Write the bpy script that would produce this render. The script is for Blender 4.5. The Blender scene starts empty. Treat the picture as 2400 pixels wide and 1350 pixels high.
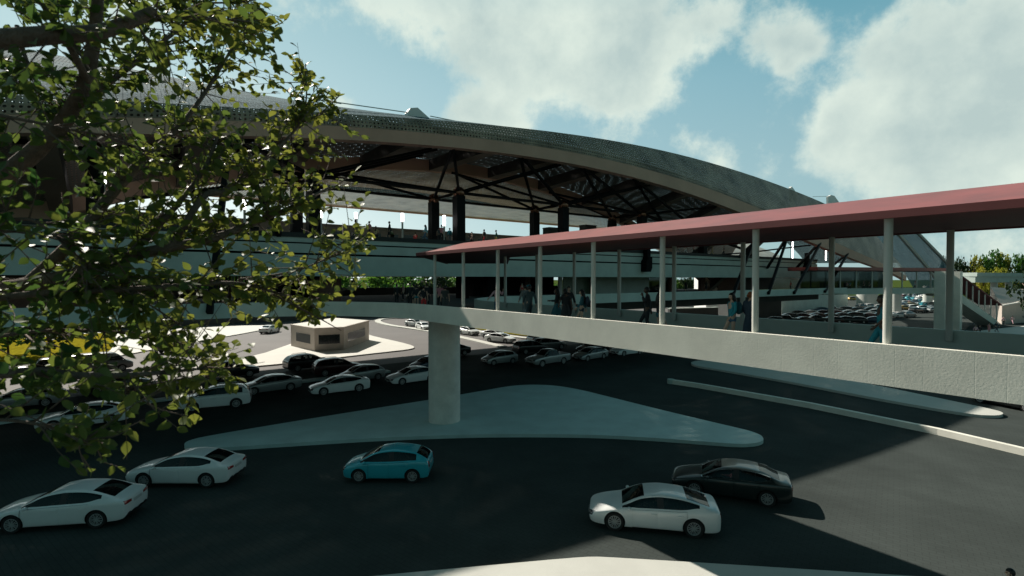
import bpy, bmesh, math, random
from mathutils import Vector, Matrix, Euler
R = math.radians
S = bpy.context.scene
COL = S.collection
rnd = random.Random(7)

# ---------------------------------------------------------------- camera
H = 9.4                                   # eye height above the road
PITCH = math.atan(21 / 1200)              # the camera looks down one degree
cam = bpy.data.cameras.new('camera')
cam.lens = 18.0; cam.sensor_width = 36.0
cam.clip_start = 0.1; cam.clip_end = 6000
cam.dof.use_dof = True; cam.dof.focus_distance = 32.0; cam.dof.aperture_fstop = 2.0
co = bpy.data.objects.new('camera', cam); COL.objects.link(co)
co.location = (0, 0, H); co.rotation_euler = (math.pi / 2 - PITCH, 0, 0)
S.camera = co

# ---------------------------------------------------------------- sun and sky
U = Vector((.8, .6, 0)); V = Vector((-.6, .8, 0))     # the station's own axes
SUN_TO = (V * 1.27 + U * -.14 + Vector((0, 0, 1))).normalized()
SUN_EL = math.asin(SUN_TO.z); SUN_AZ = math.atan2(SUN_TO.x, SUN_TO.y)   # azimuth from +Y towards +X
sl = bpy.data.lights.new('sun', 'SUN'); sl.energy = 5.0; sl.angle = R(.6); sl.color = (1.0, .93, .82)
so = bpy.data.objects.new('sun', sl); COL.objects.link(so)
so.rotation_euler = (-SUN_TO).to_track_quat('-Z', 'Y').to_euler()
S.view_settings.view_transform = 'Standard'; S.view_settings.look = 'None'
S.view_settings.exposure = 0.5; S.view_settings.gamma = 1.0

def ray(px, py):
    """direction through a point of the 2400 x 1350 frame"""
    dx = (px - 1200) / 1200; dz = -(py - 675) / 1200
    c, s = math.cos(PITCH), math.sin(PITCH)
    return Vector((dx, c + dz * s, dz * c - s))
EYE = Vector((0, 0, H))
def at(px, py, z=0.0):
    d = ray(px, py); return EYE + d * ((z - H) / d.z)
def onv(px, py, v):
    d = ray(px, py); return EYE + d * (v / d.dot(V))
def onu(px, py, u):
    d = ray(px, py); return EYE + d * (u / d.dot(U))
def ony(px, py, y):
    d = ray(px, py); return EYE + d * (y / d.y)
def W(u, v, z=0.0):
    return Vector((.8 * u - .6 * v, .6 * u + .8 * v, z))
def uv_of(p):
    return p.dot(U), p.dot(V)

world = bpy.data.worlds.new('World'); S.world = world; world.use_nodes = True
def build_sky():
    nt = world.node_tree; N = nt.nodes; L = nt.links; N.clear()
    out = N.new('ShaderNodeOutputWorld'); bg = N.new('ShaderNodeBackground')
    sky = N.new('ShaderNodeTexSky'); sky.sky_type = 'NISHITA'; sky.sun_disc = False
    sky.sun_elevation = SUN_EL; sky.sun_rotation = SUN_AZ
    sky.air_density = 1.0; sky.dust_density = 1.2; sky.ozone_density = 1.5
    tc = N.new('ShaderNodeTexCoord')
    def math_(op, a, b=None, c=None, clamp=False):
        n = N.new('ShaderNodeMath'); n.operation = op; n.use_clamp = clamp
        for i, x in enumerate((a, b, c)):
            if x is None: continue
            if isinstance(x, (int, float)): n.inputs[i].default_value = x
            else: L.new(x, n.inputs[i])
        return n.outputs[0]
    def vmath(op, a, b=None):
        n = N.new('ShaderNodeVectorMath'); n.operation = op
        for i, x in enumerate((a, b)):
            if x is None: continue
            if isinstance(x, (tuple, Vector)): n.inputs[i].default_value = tuple(x)
            else: L.new(x, n.inputs[i])
        return n
    def mixc(f, a, b):
        n = N.new('ShaderNodeMix'); n.data_type = 'RGBA'
        for i, x in ((0, f), (6, a), (7, b)):
            if isinstance(x, (int, float)): n.inputs[i].default_value = x
            elif isinstance(x, tuple): n.inputs[i].default_value = x
            else: L.new(x, n.inputs[i])
        return n.outputs[2]
    d = vmath('NORMALIZE', tc.outputs['Generated']).outputs[0]
    sep = N.new('ShaderNodeSeparateXYZ'); L.new(d, sep.inputs[0])
    # cloud banks: each a patch of the sky where cumulus gathers
    banks = [(900, -20, 60, .8), (980, 10, 70, 1.0), (1080, 20, 80, 1.1), (1170, 70, 70, 1.05), (1250, 130, 70, 1.0), (1330, 170, 70, 1.0), (1420, 200, 60, 1.0), (1490, 180, 55, .95), (1300, 30, 110, 1.1), (1430, 70, 90, 1.1), (1530, 90, 50, .8), (1545, 150, 40, .7), (1200, -60, 120, 1), (1400, -80, 120, 1),
             (1990, 330, 70, .9), (1950, 290, 55, .7), (2060, 260, 90, 1.1), (2150, 180, 110, 1.1), (2260, 90, 120, 1.1), (2370, 30, 120, 1.1), (2200, 330, 110, 1.0), (2350, 240, 120, 1.05), (2090, 400, 80, .8), (2300, 420, 110, .8), (2420, 380, 120, .9), (2160, 60, 60, .7), (2060, 130, 40, .45), (1930, 370, 50, .55),
             (1780, 85, 34, .75), (1850, 85, 38, .8), (1905, 110, 28, .65), (1840, 150, 24, .7), (1560, 50, 45, .65), (1640, 50, 45, .7), (1600, 125, 32, .6), (1710, 15, 42, .7), (1660, 110, 28, .5),
             (1110, 262, 36, 1.05), (1170, 280, 40, 1.0), (1060, 270, 24, .8), (1230, 295, 25, .7), (800, 245, 30, .7), (1500, 310, 30, .5), (1620, 350, 34, .45), (1700, 385, 30, .5), (1790, 410, 30, .4), (2260, 545, 60, .4),
             (2180, 250, 130, .8), (2300, 180, 140, .8),  (2400, 300, 120, .8), (300, -200, 250, .6), (2900, 100, 260, .9), (-500, 200, 300, .5)]
    acc = None
    for px, py, sg, amp in banks:
        c = ray(px, py).normalized()
        dt = vmath('DOT_PRODUCT', d, c); dv = dt.outputs['Value']
        g = math_('MULTIPLY', math_('EXPONENT', math_('MULTIPLY', math_('SUBTRACT', 1.0, dv), -1.0 / (.5 * (sg * 1.22 / 1200 / (1 + ((px - 1200) / 1200) ** 2 * .8)) ** 2))), amp)
        acc = g if acc is None else math_('SUBTRACT', math_('ADD', acc, g), math_('MULTIPLY', math_('MULTIPLY', acc, g), .75))
    acc = math_('MINIMUM', acc, 1.3)
    n1 = N.new('ShaderNodeTexNoise'); n1.inputs['Scale'].default_value = 7.5; n1.inputs['Detail'].default_value = 10; n1.inputs['Roughness'].default_value = .64
    L.new(d, n1.inputs['Vector'])
    n2 = N.new('ShaderNodeTexNoise'); n2.inputs['Scale'].default_value = 4.2; n2.inputs['Detail'].default_value = 5; n2.inputs['Roughness'].default_value = .5
    n3 = N.new('ShaderNodeTexNoise'); n3.inputs['Scale'].default_value = 19; n3.inputs['Detail'].default_value = 7; n3.inputs['Roughness'].default_value = .6; L.new(d, n3.inputs['Vector'])
    off = vmath('ADD', d, (3.1, 1.7, .4)); L.new(off.outputs[0], n2.inputs['Vector'])
    m = math_('ADD', acc, math_('MULTIPLY', math_('SUBTRACT', n1.outputs['Fac'], .5), 2.5)); m = math_('ADD', m, math_('MULTIPLY', math_('SUBTRACT', n3.outputs['Fac'], .5), .75))
    mr = N.new('ShaderNodeMapRange'); mr.interpolation_type = 'SMOOTHSTEP'
    L.new(m, mr.inputs[0]); mr.inputs[1].default_value = .14; mr.inputs[2].default_value = .90
    mask = math_('MULTIPLY', mr.outputs[0], .95)
    # grey hearts and bright rims
    br = N.new('ShaderNodeMapRange'); L.new(math_('SUBTRACT', math_('ADD', math_('MULTIPLY', n2.outputs['Fac'], 1.8), math_('MULTIPLY', n3.outputs['Fac'], .5)), math_('ADD', math_('MULTIPLY', m, .42), .25)), br.inputs[0])
    br.inputs[1].default_value = .10; br.inputs[2].default_value = .62
    cloud = mixc(br.outputs[0], (.50, .62, .60, 1), (.76, .86, .77, 1))
    nish = vmath('MULTIPLY', sky.outputs[0], (.05 * .80, .05 * 1.12, .05 * 1.0)).outputs[0]
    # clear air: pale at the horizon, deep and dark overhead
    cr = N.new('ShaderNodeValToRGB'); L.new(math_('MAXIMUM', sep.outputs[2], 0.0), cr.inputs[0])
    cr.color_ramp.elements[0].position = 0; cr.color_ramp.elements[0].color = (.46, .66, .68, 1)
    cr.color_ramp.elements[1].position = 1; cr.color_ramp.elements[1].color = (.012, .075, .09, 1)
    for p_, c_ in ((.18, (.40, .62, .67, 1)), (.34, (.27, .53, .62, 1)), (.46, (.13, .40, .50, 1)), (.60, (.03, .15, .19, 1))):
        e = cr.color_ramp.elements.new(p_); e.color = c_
    base = mixc(.22, cr.outputs[0], nish)
    lefty = vmath('DOT_PRODUCT', d, (-.85, .5, .1)).outputs['Value']
    base = mixc(math_('MULTIPLY', math_('MAXIMUM', lefty, 0.0), .75), base, (.48, .68, .72, 1))
    sunside = vmath('DOT_PRODUCT', d, tuple(Vector((SUN_TO.x, SUN_TO.y, .0)).normalized())).outputs['Value']
    glow = math_('MULTIPLY', math_('MULTIPLY', math_('POWER', math_('MAXIMUM', sunside, 0.0), 6.0), math_('EXPONENT', math_('MULTIPLY', math_('MAXIMUM', sep.outputs[2], 0.0), -6.0))), 1.5, clamp=True)
    base = mixc(glow, base, (1.15, 1.24, 1.18, 1))
    over = N.new('ShaderNodeMapRange'); L.new(sep.outputs[2], over.inputs[0]); over.inputs[1].default_value = .45; over.inputs[2].default_value = .62; over.inputs[3].default_value = 1; over.inputs[4].default_value = .05
    mask = math_('MULTIPLY', mask, over.outputs[0])
    col = mixc(mask, base, cloud)
    # unseen sky behind and overhead is dimmed to lower the ambient light
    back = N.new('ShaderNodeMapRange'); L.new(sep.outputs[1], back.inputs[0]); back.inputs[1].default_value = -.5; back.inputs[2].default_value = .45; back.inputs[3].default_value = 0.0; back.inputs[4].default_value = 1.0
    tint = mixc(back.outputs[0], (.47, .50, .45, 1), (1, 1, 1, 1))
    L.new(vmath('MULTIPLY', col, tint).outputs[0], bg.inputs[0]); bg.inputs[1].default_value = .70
    L.new(bg.outputs[0], out.inputs[0])
build_sky()

# ---------------------------------------------------------------- materials
def mat(name, base, rough=.6, metal=0.0, var=.12, scale=3.0, bump=0.0, bscale=40.0, spec=.5, coat=0.0, emit=None, estr=0.0, coord='Object', tint=None, detail=6):
    m = bpy.data.materials.new(name); m.use_nodes = True
    nt = m.node_tree; N = nt.nodes; L = nt.links
    b = N['Principled BSDF']
    b.inputs['Roughness'].default_value = rough; b.inputs['Metallic'].default_value = metal
    b.inputs['Specular IOR Level'].default_value = spec
    b.inputs['Coat Weight'].default_value = coat; b.inputs['Coat Roughness'].default_value = .04
    b.inputs['Base Color'].default_value = (*base, 1)
    tc = N.new('ShaderNodeTexCoord')
    if var > 0:
        n = N.new('ShaderNodeTexNoise'); n.inputs['Scale'].default_value = scale; n.inputs['Detail'].default_value = detail
        n.inputs['Roughness'].default_value = .62
        L.new(tc.outputs[coord], n.inputs['Vector'])
        mx = N.new('ShaderNodeMix'); mx.data_type = 'RGBA'
        lo = tuple(c * (1 - var) for c in base); hi = tuple(min(1, c * (1 + var)) for c in (tint or base))
        mx.inputs[6].default_value = (*lo, 1); mx.inputs[7].default_value = (*hi, 1)
        mr = N.new('ShaderNodeMapRange'); mr.inputs[1].default_value = .3; mr.inputs[2].default_value = .7
        L.new(n.outputs['Fac'], mr.inputs[0]); L.new(mr.outputs[0], mx.inputs[0])
        L.new(mx.outputs[2], b.inputs['Base Color'])
    if bump > 0:
        n2 = N.new('ShaderNodeTexNoise'); n2.inputs['Scale'].default_value = bscale; n2.inputs['Detail'].default_value = 4
        L.new(tc.outputs[coord], n2.inputs['Vector'])
        bp = N.new('ShaderNodeBump'); bp.inputs['Strength'].default_value = bump; bp.inputs['Distance'].default_value = .05
        L.new(n2.outputs['Fac'], bp.inputs['Height']); L.new(bp.outputs[0], b.inputs['Normal'])
    if emit:
        b.inputs['Emission Color'].default_value = (*emit, 1); b.inputs['Emission Strength'].default_value = estr
    return m

def board_concrete(name, base, depth=.5):
    """cast concrete: pitted face with the joints of the boards it was cast between"""
    m = mat(name, base, .85, var=.10, scale=.8)
    nt = m.node_tree; N = nt.nodes; L = nt.links; b = N['Principled BSDF']
    tc = N['Texture Coordinate']
    n = N.new('ShaderNodeTexNoise'); n.inputs['Scale'].default_value = 22; n.inputs['Detail'].default_value = 6; n.inputs['Roughness'].default_value = .55
    L.new(tc.outputs['Object'], n.inputs['Vector'])
    vo = N.new('ShaderNodeTexVoronoi'); vo.inputs['Scale'].default_value = 2.2; vo.feature = 'DISTANCE_TO_EDGE'
    mp = N.new('ShaderNodeVectorMath'); mp.operation = 'ADD'
    L.new(tc.outputs['Object'], mp.inputs[0])
    sc = N.new('ShaderNodeVectorMath'); sc.operation = 'SCALE'; sc.inputs[3].default_value = .5
    L.new(n.outputs['Color'], sc.inputs[0]); L.new(sc.outputs[0], mp.inputs[1]); L.new(mp.outputs[0], vo.inputs['Vector'])
    # board joints at uneven spacing along the building axis V
    dt = N.new('ShaderNodeVectorMath'); dt.operation = 'DOT_PRODUCT'; dt.inputs[1].default_value = (V.x + U.x * .37, V.y + U.y * .37, 0)
    L.new(tc.outputs['Object'], dt.inputs[0])
    vj = N.new('ShaderNodeTexVoronoi'); vj.voronoi_dimensions = '1D'; vj.feature = 'DISTANCE_TO_EDGE'; vj.inputs['Scale'].default_value = 1.7
    L.new(dt.outputs['Value'], vj.inputs['W'])
    mj = N.new('ShaderNodeMapRange'); mj.inputs[1].default_value = .0; mj.inputs[2].default_value = .02; L.new(vj.outputs[0], mj.inputs[0])
    me = N.new('ShaderNodeMapRange'); me.inputs[1].default_value = 0; me.inputs[2].default_value = .25; L.new(vo.outputs[0], me.inputs[0])
    a = N.new('ShaderNodeMath'); a.operation = 'MULTIPLY_ADD'; a.inputs[1].default_value = .25
    L.new(mj.outputs[0], a.inputs[0]); L.new(n.outputs['Fac'], a.inputs[2])
    a2 = N.new('ShaderNodeMath'); a2.operation = 'MULTIPLY_ADD'; a2.inputs[1].default_value = .03
    L.new(me.outputs[0], a2.inputs[0]); L.new(a.outputs[0], a2.inputs[2])
    bp = N.new('ShaderNodeBump'); bp.inputs['Strength'].default_value = depth; bp.inputs['Distance'].default_value = .022
    L.new(a2.outputs[0], bp.inputs['Height']); L.new(bp.outputs[0], b.inputs['Normal'])
    return m

def perforated(name, base, pitch, radius, metal=.5, rough=.45, var=.35, spec=.3):
    """sheet metal punched with round holes; UVs are in metres"""
    m = mat(name, base, rough, metal, var=var, scale=.35, spec=spec)
    nt = m.node_tree; N = nt.nodes; L = nt.links; b = N['Principled BSDF']; out = N['Material Output']
    uvn = N.new('ShaderNodeUVMap')
    sc = N.new('ShaderNodeVectorMath'); sc.operation = 'SCALE'; sc.inputs[3].default_value = 1 / pitch
    L.new(uvn.outputs[0], sc.inputs[0])
    fr = N.new('ShaderNodeVectorMath'); fr.operation = 'FRACTION'; L.new(sc.outputs[0], fr.inputs[0])
    sb = N.new('ShaderNodeVectorMath'); sb.operation = 'SUBTRACT'; sb.inputs[1].default_value = (.5, .5, 0); L.new(fr.outputs[0], sb.inputs[0])
    ln = N.new('ShaderNodeVectorMath'); ln.operation = 'LENGTH'; L.new(sb.outputs[0], ln.inputs[0])
    lt = N.new('ShaderNodeMath'); lt.operation = 'LESS_THAN'; lt.inputs[1].default_value = radius / pitch; L.new(ln.outputs['Value'], lt.inputs[0])
    tr = N.new('ShaderNodeBsdfTransparent'); mx = N.new('ShaderNodeMixShader')
    L.new(lt.outputs[0], mx.inputs[0]); L.new(b.outputs[0], mx.inputs[1]); L.new(tr.outputs[0], mx.inputs[2]); L.new(mx.outputs[0], out.inputs[0])
    # faint buckling of the sheets
    n2 = N.new('ShaderNodeTexNoise'); n2.inputs['Scale'].default_value = .6; n2.inputs['Detail'].default_value = 3
    mp = N.new('ShaderNodeMapping'); mp.inputs['Scale'].default_value = (.25, 1, 1); L.new(uvn.outputs[0], mp.inputs[0]); L.new(mp.outputs[0], n2.inputs['Vector'])
    bp = N.new('ShaderNodeBump'); bp.inputs['Strength'].default_value = .35; bp.inputs['Distance'].default_value = .3
    L.new(n2.outputs['Fac'], bp.inputs['Height']); L.new(bp.outputs[0], b.inputs['Normal'])
    return m

def glass(name, tint, opacity):
    """tinted glass: part see-through, part mirror"""
    m = bpy.data.materials.new(name); m.use_nodes = True
    nt = m.node_tree; N = nt.nodes; L = nt.links; out = N['Material Output']
    N.remove(N['Principled BSDF'])
    tr = N.new('ShaderNodeBsdfTransparent'); tr.inputs[0].default_value = (*tint, 1)
    gl = N.new('ShaderNodeBsdfGlossy'); gl.inputs['Roughness'].default_value = .03; gl.inputs[0].default_value = (.8, .85, .85, 1)
    df = N.new('ShaderNodeBsdfDiffuse'); df.inputs[0].default_value = (.01, .014, .015, 1)
    m1 = N.new('ShaderNodeMixShader'); m1.inputs[0].default_value = opacity
    L.new(tr.outputs[0], m1.inputs[1]); L.new(df.outputs[0], m1.inputs[2])
    fz = N.new('ShaderNodeFresnel'); fz.inputs[0].default_value = 1.5
    fz2 = N.new('ShaderNodeMath'); fz2.operation = 'MULTIPLY'; fz2.inputs[1].default_value = .8; L.new(fz.outputs[0], fz2.inputs[0])
    m2 = N.new('ShaderNodeMixShader'); L.new(fz2.outputs[0], m2.inputs[0]); L.new(m1.outputs[0], m2.inputs[1]); L.new(gl.outputs[0], m2.inputs[2])
    L.new(m2.outputs[0], out.inputs[0])
    return m

def asphalt_mat():
    m = mat('asphalt', (.053, .062, .059), .92, var=.2, scale=.25, spec=.04)
    nt = m.node_tree; N = nt.nodes; L = nt.links; b = N['Principled BSDF']; tc = N['Texture Coordinate']
    br = N.new('ShaderNodeTexBrick'); br.inputs['Scale'].default_value = 1.0; br.inputs['Mortar Size'].default_value = .012
    br.inputs['Brick Width'].default_value = .4; br.inputs['Row Height'].default_value = .2
    br.inputs['Color1'].default_value = (1, 1, 1, 1); br.inputs['Color2'].default_value = (.94, .94, .94, 1); br.inputs['Mortar'].default_value = (.78, .78, .78, 1)
    mp = N.new('ShaderNodeMapping'); mp.inputs['Rotation'].default_value = (0, 0, R(36.9)); L.new(tc.outputs['Object'], mp.inputs[0]); L.new(mp.outputs[0], br.inputs['Vector'])
    n3 = N.new('ShaderNodeTexNoise'); n3.inputs['Scale'].default_value = 55; n3.inputs['Detail'].default_value = 3; L.new(tc.outputs['Object'], n3.inputs['Vector'])
    mx = N.new('ShaderNodeMix'); mx.data_type = 'RGBA'; mx.blend_type = 'MULTIPLY'; mx.inputs[0].default_value = 1
    src = b.inputs['Base Color'].links[0].from_socket
    L.new(src, mx.inputs[6]); L.new(br.outputs['Color'], mx.inputs[7])
    L.new(mx.outputs[2], b.inputs['Base Color'])
    bp = N.new('ShaderNodeBump'); bp.inputs['Strength'].default_value = .35; bp.inputs['Distance'].default_value = .012
    L.new(n3.outputs['Fac'], bp.inputs['Height']); L.new(bp.outputs[0], b.inputs['Normal'])
    return m

M = {}
M['asphalt'] = asphalt_mat()
M['road_grey'] = mat('road_grey', (.10, .092, .09), .85, var=.12, scale=.2, bump=.2, bscale=60)
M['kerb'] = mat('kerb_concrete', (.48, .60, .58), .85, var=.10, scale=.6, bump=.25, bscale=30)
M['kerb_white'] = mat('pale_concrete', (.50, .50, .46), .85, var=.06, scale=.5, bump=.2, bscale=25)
M['plaza'] = mat('plaza_paving', (.56, .55, .51), .85, var=.05, scale=.4)
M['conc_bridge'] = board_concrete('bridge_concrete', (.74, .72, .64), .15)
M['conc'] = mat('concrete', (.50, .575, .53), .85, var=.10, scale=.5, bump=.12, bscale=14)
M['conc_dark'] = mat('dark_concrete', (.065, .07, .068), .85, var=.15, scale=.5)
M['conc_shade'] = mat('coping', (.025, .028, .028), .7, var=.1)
M['pillar'] = mat('pillar_concrete', (.68, .64, .58), .85, var=.14, scale=1.2, bump=.12, bscale=18)
M['post'] = mat('painted_post', (.52, .53, .49), .55, var=.05, scale=2)
M['red'] = mat('red_roof', (.27, .048, .040), .40, var=.22, scale=.9, bump=.08, bscale=8, spec=.7)
_b = M['red'].node_tree.nodes['Principled BSDF']; _b.inputs['Sheen Weight'].default_value = .11; _b.inputs['Sheen Roughness'].default_value = .35; _b.inputs['Sheen Tint'].default_value = (1, .93, .9, 1)
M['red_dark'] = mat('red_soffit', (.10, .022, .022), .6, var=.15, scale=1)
M['red_lip'] = mat('red_edge', (.15, .034, .034), .6, var=.12, scale=1)
M['skin'] = perforated('punched_roof_sheet', (.31, .24, .175), .34, .085, metal=.2, rough=.5, spec=.12, var=.5)
M['skin_in'] = perforated('punched_ceiling_sheet', (.20, .185, .16), .25, .042, metal=.2, rough=.55)
M['skin_rear'] = perforated('punched_rear_sheet', (.36, .33, .27), .34, .08, metal=.0, rough=.7, var=.4)
M['deck_top'] = mat('deck_paving', (.42, .41, .38), .8, var=.08)
M['skin_pale'] = perforated('punched_pale_sheet', (.065, .13, .155), .24, .045, metal=.0, rough=.95, var=.2, spec=.05)
M['beam'] = mat('taupe_beam', (.56, .36, .27), .7, var=.12, scale=.25, metal=.25)
M['rib'] = mat('dark_rib', (.045, .041, .038), .6, var=.3, scale=1.5)
M['rib_under'] = mat('rib_underside', (.22, .175, .14), .7, var=.15, scale=.4)
M['steel'] = mat('black_steel', (.006, .007, .008), .6, var=.1, spec=.12)
M['copper'] = mat('copper_ball', (.20, .105, .07), .25, metal=.9, var=.4, scale=6)
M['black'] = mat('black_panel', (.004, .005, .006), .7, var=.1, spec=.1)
M['brick'] = mat('brown_brick', (.16, .075, .052), .8, var=.25, scale=6)
M['led'] = mat('lamp_white', (.8, .8, .8), .5, var=0, emit=(1.0, .97, .95), estr=5.0)
M['white'] = mat('white_panel', (.78, .78, .76), .6, var=.03)
M['win'] = glass('window_glass', (.35, .42, .42), .35)
M['clear'] = glass('clear_glass', (.75, .82, .82), .05)
M['darkwin'] = mat('dark_glazing', (.012, .017, .018), .15, var=.2, spec=.6)
M['lawn'] = mat('dry_lawn', (.20, .168, .014), 1.0, spec=.0, var=.4, scale=2.2, bump=.6, bscale=9)
M['verge'] = mat('green_verge', (.05, .075, .02), 1.0, spec=.0, var=.45, scale=1.2)
M['beige'] = mat('beige_metal', (.30, .26, .22), .5, var=.06)
M['booth'] = mat('booth_render', (.46, .40, .35), .85, var=.08, scale=1)
M['greenglass'] = mat('patterned_glass', (.16, .22, .16), .3, var=.8, scale=14)

# ---------------------------------------------------------------- mesh helpers
class MB:
    def __init__(s): s.v = []; s.f = []; s.mi = []; s.uv = None
    def add(s, vs, fs, mi=0):
        o = len(s.v); s.v += [tuple(x) for x in vs]; s.f += [tuple(i + o for i in f) for f in fs]; s.mi += [mi] * len(fs); return s
    def prism(s, pts, z0, z1, mi=0, top=None):
        n = len(pts); a = sum(pts[i][0] * pts[(i + 1) % n][1] - pts[(i + 1) % n][0] * pts[i][1] for i in range(n))
        if a < 0: pts = pts[::-1]
        vs = [(p[0], p[1], z0) for p in pts] + [(p[0], p[1], z1) for p in pts]
        fs = [tuple(range(n - 1, -1, -1)), tuple(range(n, 2 * n))] + [(i, (i + 1) % n, n + (i + 1) % n, n + i) for i in range(n)]
        return s.add(vs, fs, mi)
    def box(s, u0, u1, v0, v1, z0, z1, mi=0):
        return s.prism([W(u0, v0), W(u1, v0), W(u1, v1), W(u0, v1)], z0, z1, mi)
    def abox(s, x0, x1, y0, y1, z0, z1, mi=0):
        return s.prism([(x0, y0), (x1, y0), (x1, y1), (x0, y1)], z0, z1, mi)
    def tube(s, pts, rads, n=8, mi=0, cap=True):
        pts = [Vector(p) for p in pts]
        if isinstance(rads, (int, float)): rads = [rads] * len(pts)
        rings = []; ref = None
        for i, p in enumerate(pts):
            t = (pts[min(i + 1, len(pts) - 1)] - pts[max(i - 1, 0)]).normalized()
            if ref is None: ref = Vector((0, 0, 1)) if abs(t.z) < .9 else Vector((1, 0, 0))
            a = t.cross(ref).normalized(); b = a.cross(t).normalized(); ref = b
            rings.append([p + (a * math.cos(2 * math.pi * k / n) + b * math.sin(2 * math.pi * k / n)) * rads[i] for k in range(n)])
        vs = [q for r_ in rings for q in r_]; fs = []
        for i in range(len(pts) - 1):
            for k in range(n):
                fs.append((i * n + k, (i + 1) * n + k, (i + 1) * n + (k + 1) % n, i * n + (k + 1) % n))
        if cap: fs += [tuple(range(n)), tuple(range((len(pts) - 1) * n + n - 1, (len(pts) - 1) * n - 1, -1))]
        return s.add(vs, fs, mi)
    def bar(s, a, b, w, h=None, mi=0):
        """a square bar from a to b"""
        a = Vector(a); b = Vector(b); h = h or w; t = (b - a).normalized()
        up = Vector((0, 0, 1)) if abs(t.z) < .95 else Vector(U)
        x = t.cross(up).normalized() * (w / 2); y = x.cross(t).normalized() * (h / 2)
        vs = [a - x - y, a + x - y, a + x + y, a - x + y, b - x - y, b + x - y, b + x + y, b - x + y]
        return s.add(vs, [(0, 1, 2, 3), (7, 6, 5, 4), (0, 4, 5, 1), (1, 5, 6, 2), (2, 6, 7, 3), (3, 7, 4, 0)], mi)
    def sphere(s, c, r, n=16, m=10, mi=0, sx=1, sy=1, sz=1):
        c = Vector(c); vs = [c + Vector((0, 0, r * sz))]
        for i in range(1, m):
            th = math.pi * i / m
            for k in range(n):
                ph = 2 * math.pi * k / n
                vs.append(c + Vector((r * sx * math.sin(th) * math.cos(ph), r * sy * math.sin(th) * math.sin(ph), r * sz * math.cos(th))))
        vs.append(c - Vector((0, 0, r * sz))); fs = []
        for k in range(n): fs.append((0, 1 + k, 1 + (k + 1) % n))
        for i in range(m - 2):
            for k in range(n): fs.append((1 + i * n + k, 1 + (i + 1) * n + k, 1 + (i + 1) * n + (k + 1) % n, 1 + i * n + (k + 1) % n))
        e = len(vs) - 1
        for k in range(n): fs.append((e, 1 + (m - 2) * n + (k + 1) % n, 1 + (m - 2) * n + k))
        return s.add(vs, fs, mi)
    def mesh(s, name, mats, smooth=False, angle=None):
        me = bpy.data.meshes.new(name); me.from_pydata(s.v, [], s.f)
        for m in (mats if isinstance(mats, (list, tuple)) else [mats]): me.materials.append(m)
        me.polygons.foreach_set('material_index', s.mi)
        if smooth: me.polygons.foreach_set('use_smooth', [True] * len(me.polygons))
        if angle: me.set_sharp_from_angle(angle=R(angle))
        me.update(); return me
    def build(s, name, mats, parent=None, smooth=False, angle=None, origin=None):
        me = s.mesh(name, mats, smooth, angle)
        if origin is not None: me.transform(Matrix.Translation(-Vector(origin)))
        o = link(name, me, parent)
        if origin is not None: o.location = origin
        return o

def link(name, data, parent=None):
    o = bpy.data.objects.new(name, data); COL.objects.link(o)
    if parent is not None: o.parent = parent
    return o
def part(name, mb, mats, parent, smooth=False, angle=None, label=None):
    """a part: its mesh is given in world space, stored relative to its thing"""
    me = mb.mesh(name, mats, smooth, angle); me.transform(Matrix.Translation(-wloc(parent)))
    o = link(name, me, parent)
    if label: o['label'] = label
    return o
def wloc(o):
    p = Vector(o.location)
    while o.parent is not None:
        o = o.parent; p += Vector(o.location)
    return p
def thing(name, label, cat, loc=(0, 0, 0), group=None, rz=0.0):
    o = bpy.data.objects.new(name, None); COL.objects.link(o); o.empty_display_size = .3
    o.location = loc; o.rotation_euler = (0, 0, rz); o['label'] = label; o['category'] = cat
    if group: o['group'] = group
    return o
def tag(o, label, cat, group=None):
    o['label'] = label; o['category'] = cat
    if group: o['group'] = group
    return o
def struct(name, mb, mats, **k):
    o = mb.build(name, mats, **k); o['kind'] = 'structure'; return o
def smooth_poly(pts, it=2, closed=True):
    pts = [Vector(p) for p in pts]
    for _ in range(it):
        q = []; n = len(pts)
        for i in range(n if closed else n - 1):
            a, b = pts[i], pts[(i + 1) % n]; q += [a * .78 + b * .22, a * .22 + b * .78]
        if not closed: q = [pts[0]] + q + [pts[-1]]
        pts = q
    return pts
def interp(tab, x):
    if x <= tab[0][0]: return tab[0][1]
    for (a, fa), (b, fb) in zip(tab, tab[1:]):
        if x <= b:
            t = (x - a) / (b - a); return fa + (fb - fa) * t
    return tab[-1][1]
import numpy as np
# ================================================================ ground and roads
g = MB(); g.prism([(-4000, -800), (4000, -800), (4000, 5000), (-4000, 5000)], -1.0, -.012)
struct('ground', g, M['verge'])
g = MB(); g.prism([W(-220, -80), W(330, -80), W(330, 175), W(-220, 175)], -.5, 0)
struct('road', g, M['asphalt'])
g = MB(); g.prism([W(-200, 53.5), W(150, 53.5), W(150, 172), W(-200, 172)], -.3, .004)
struct('access_road', g, M['road_grey'])

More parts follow.
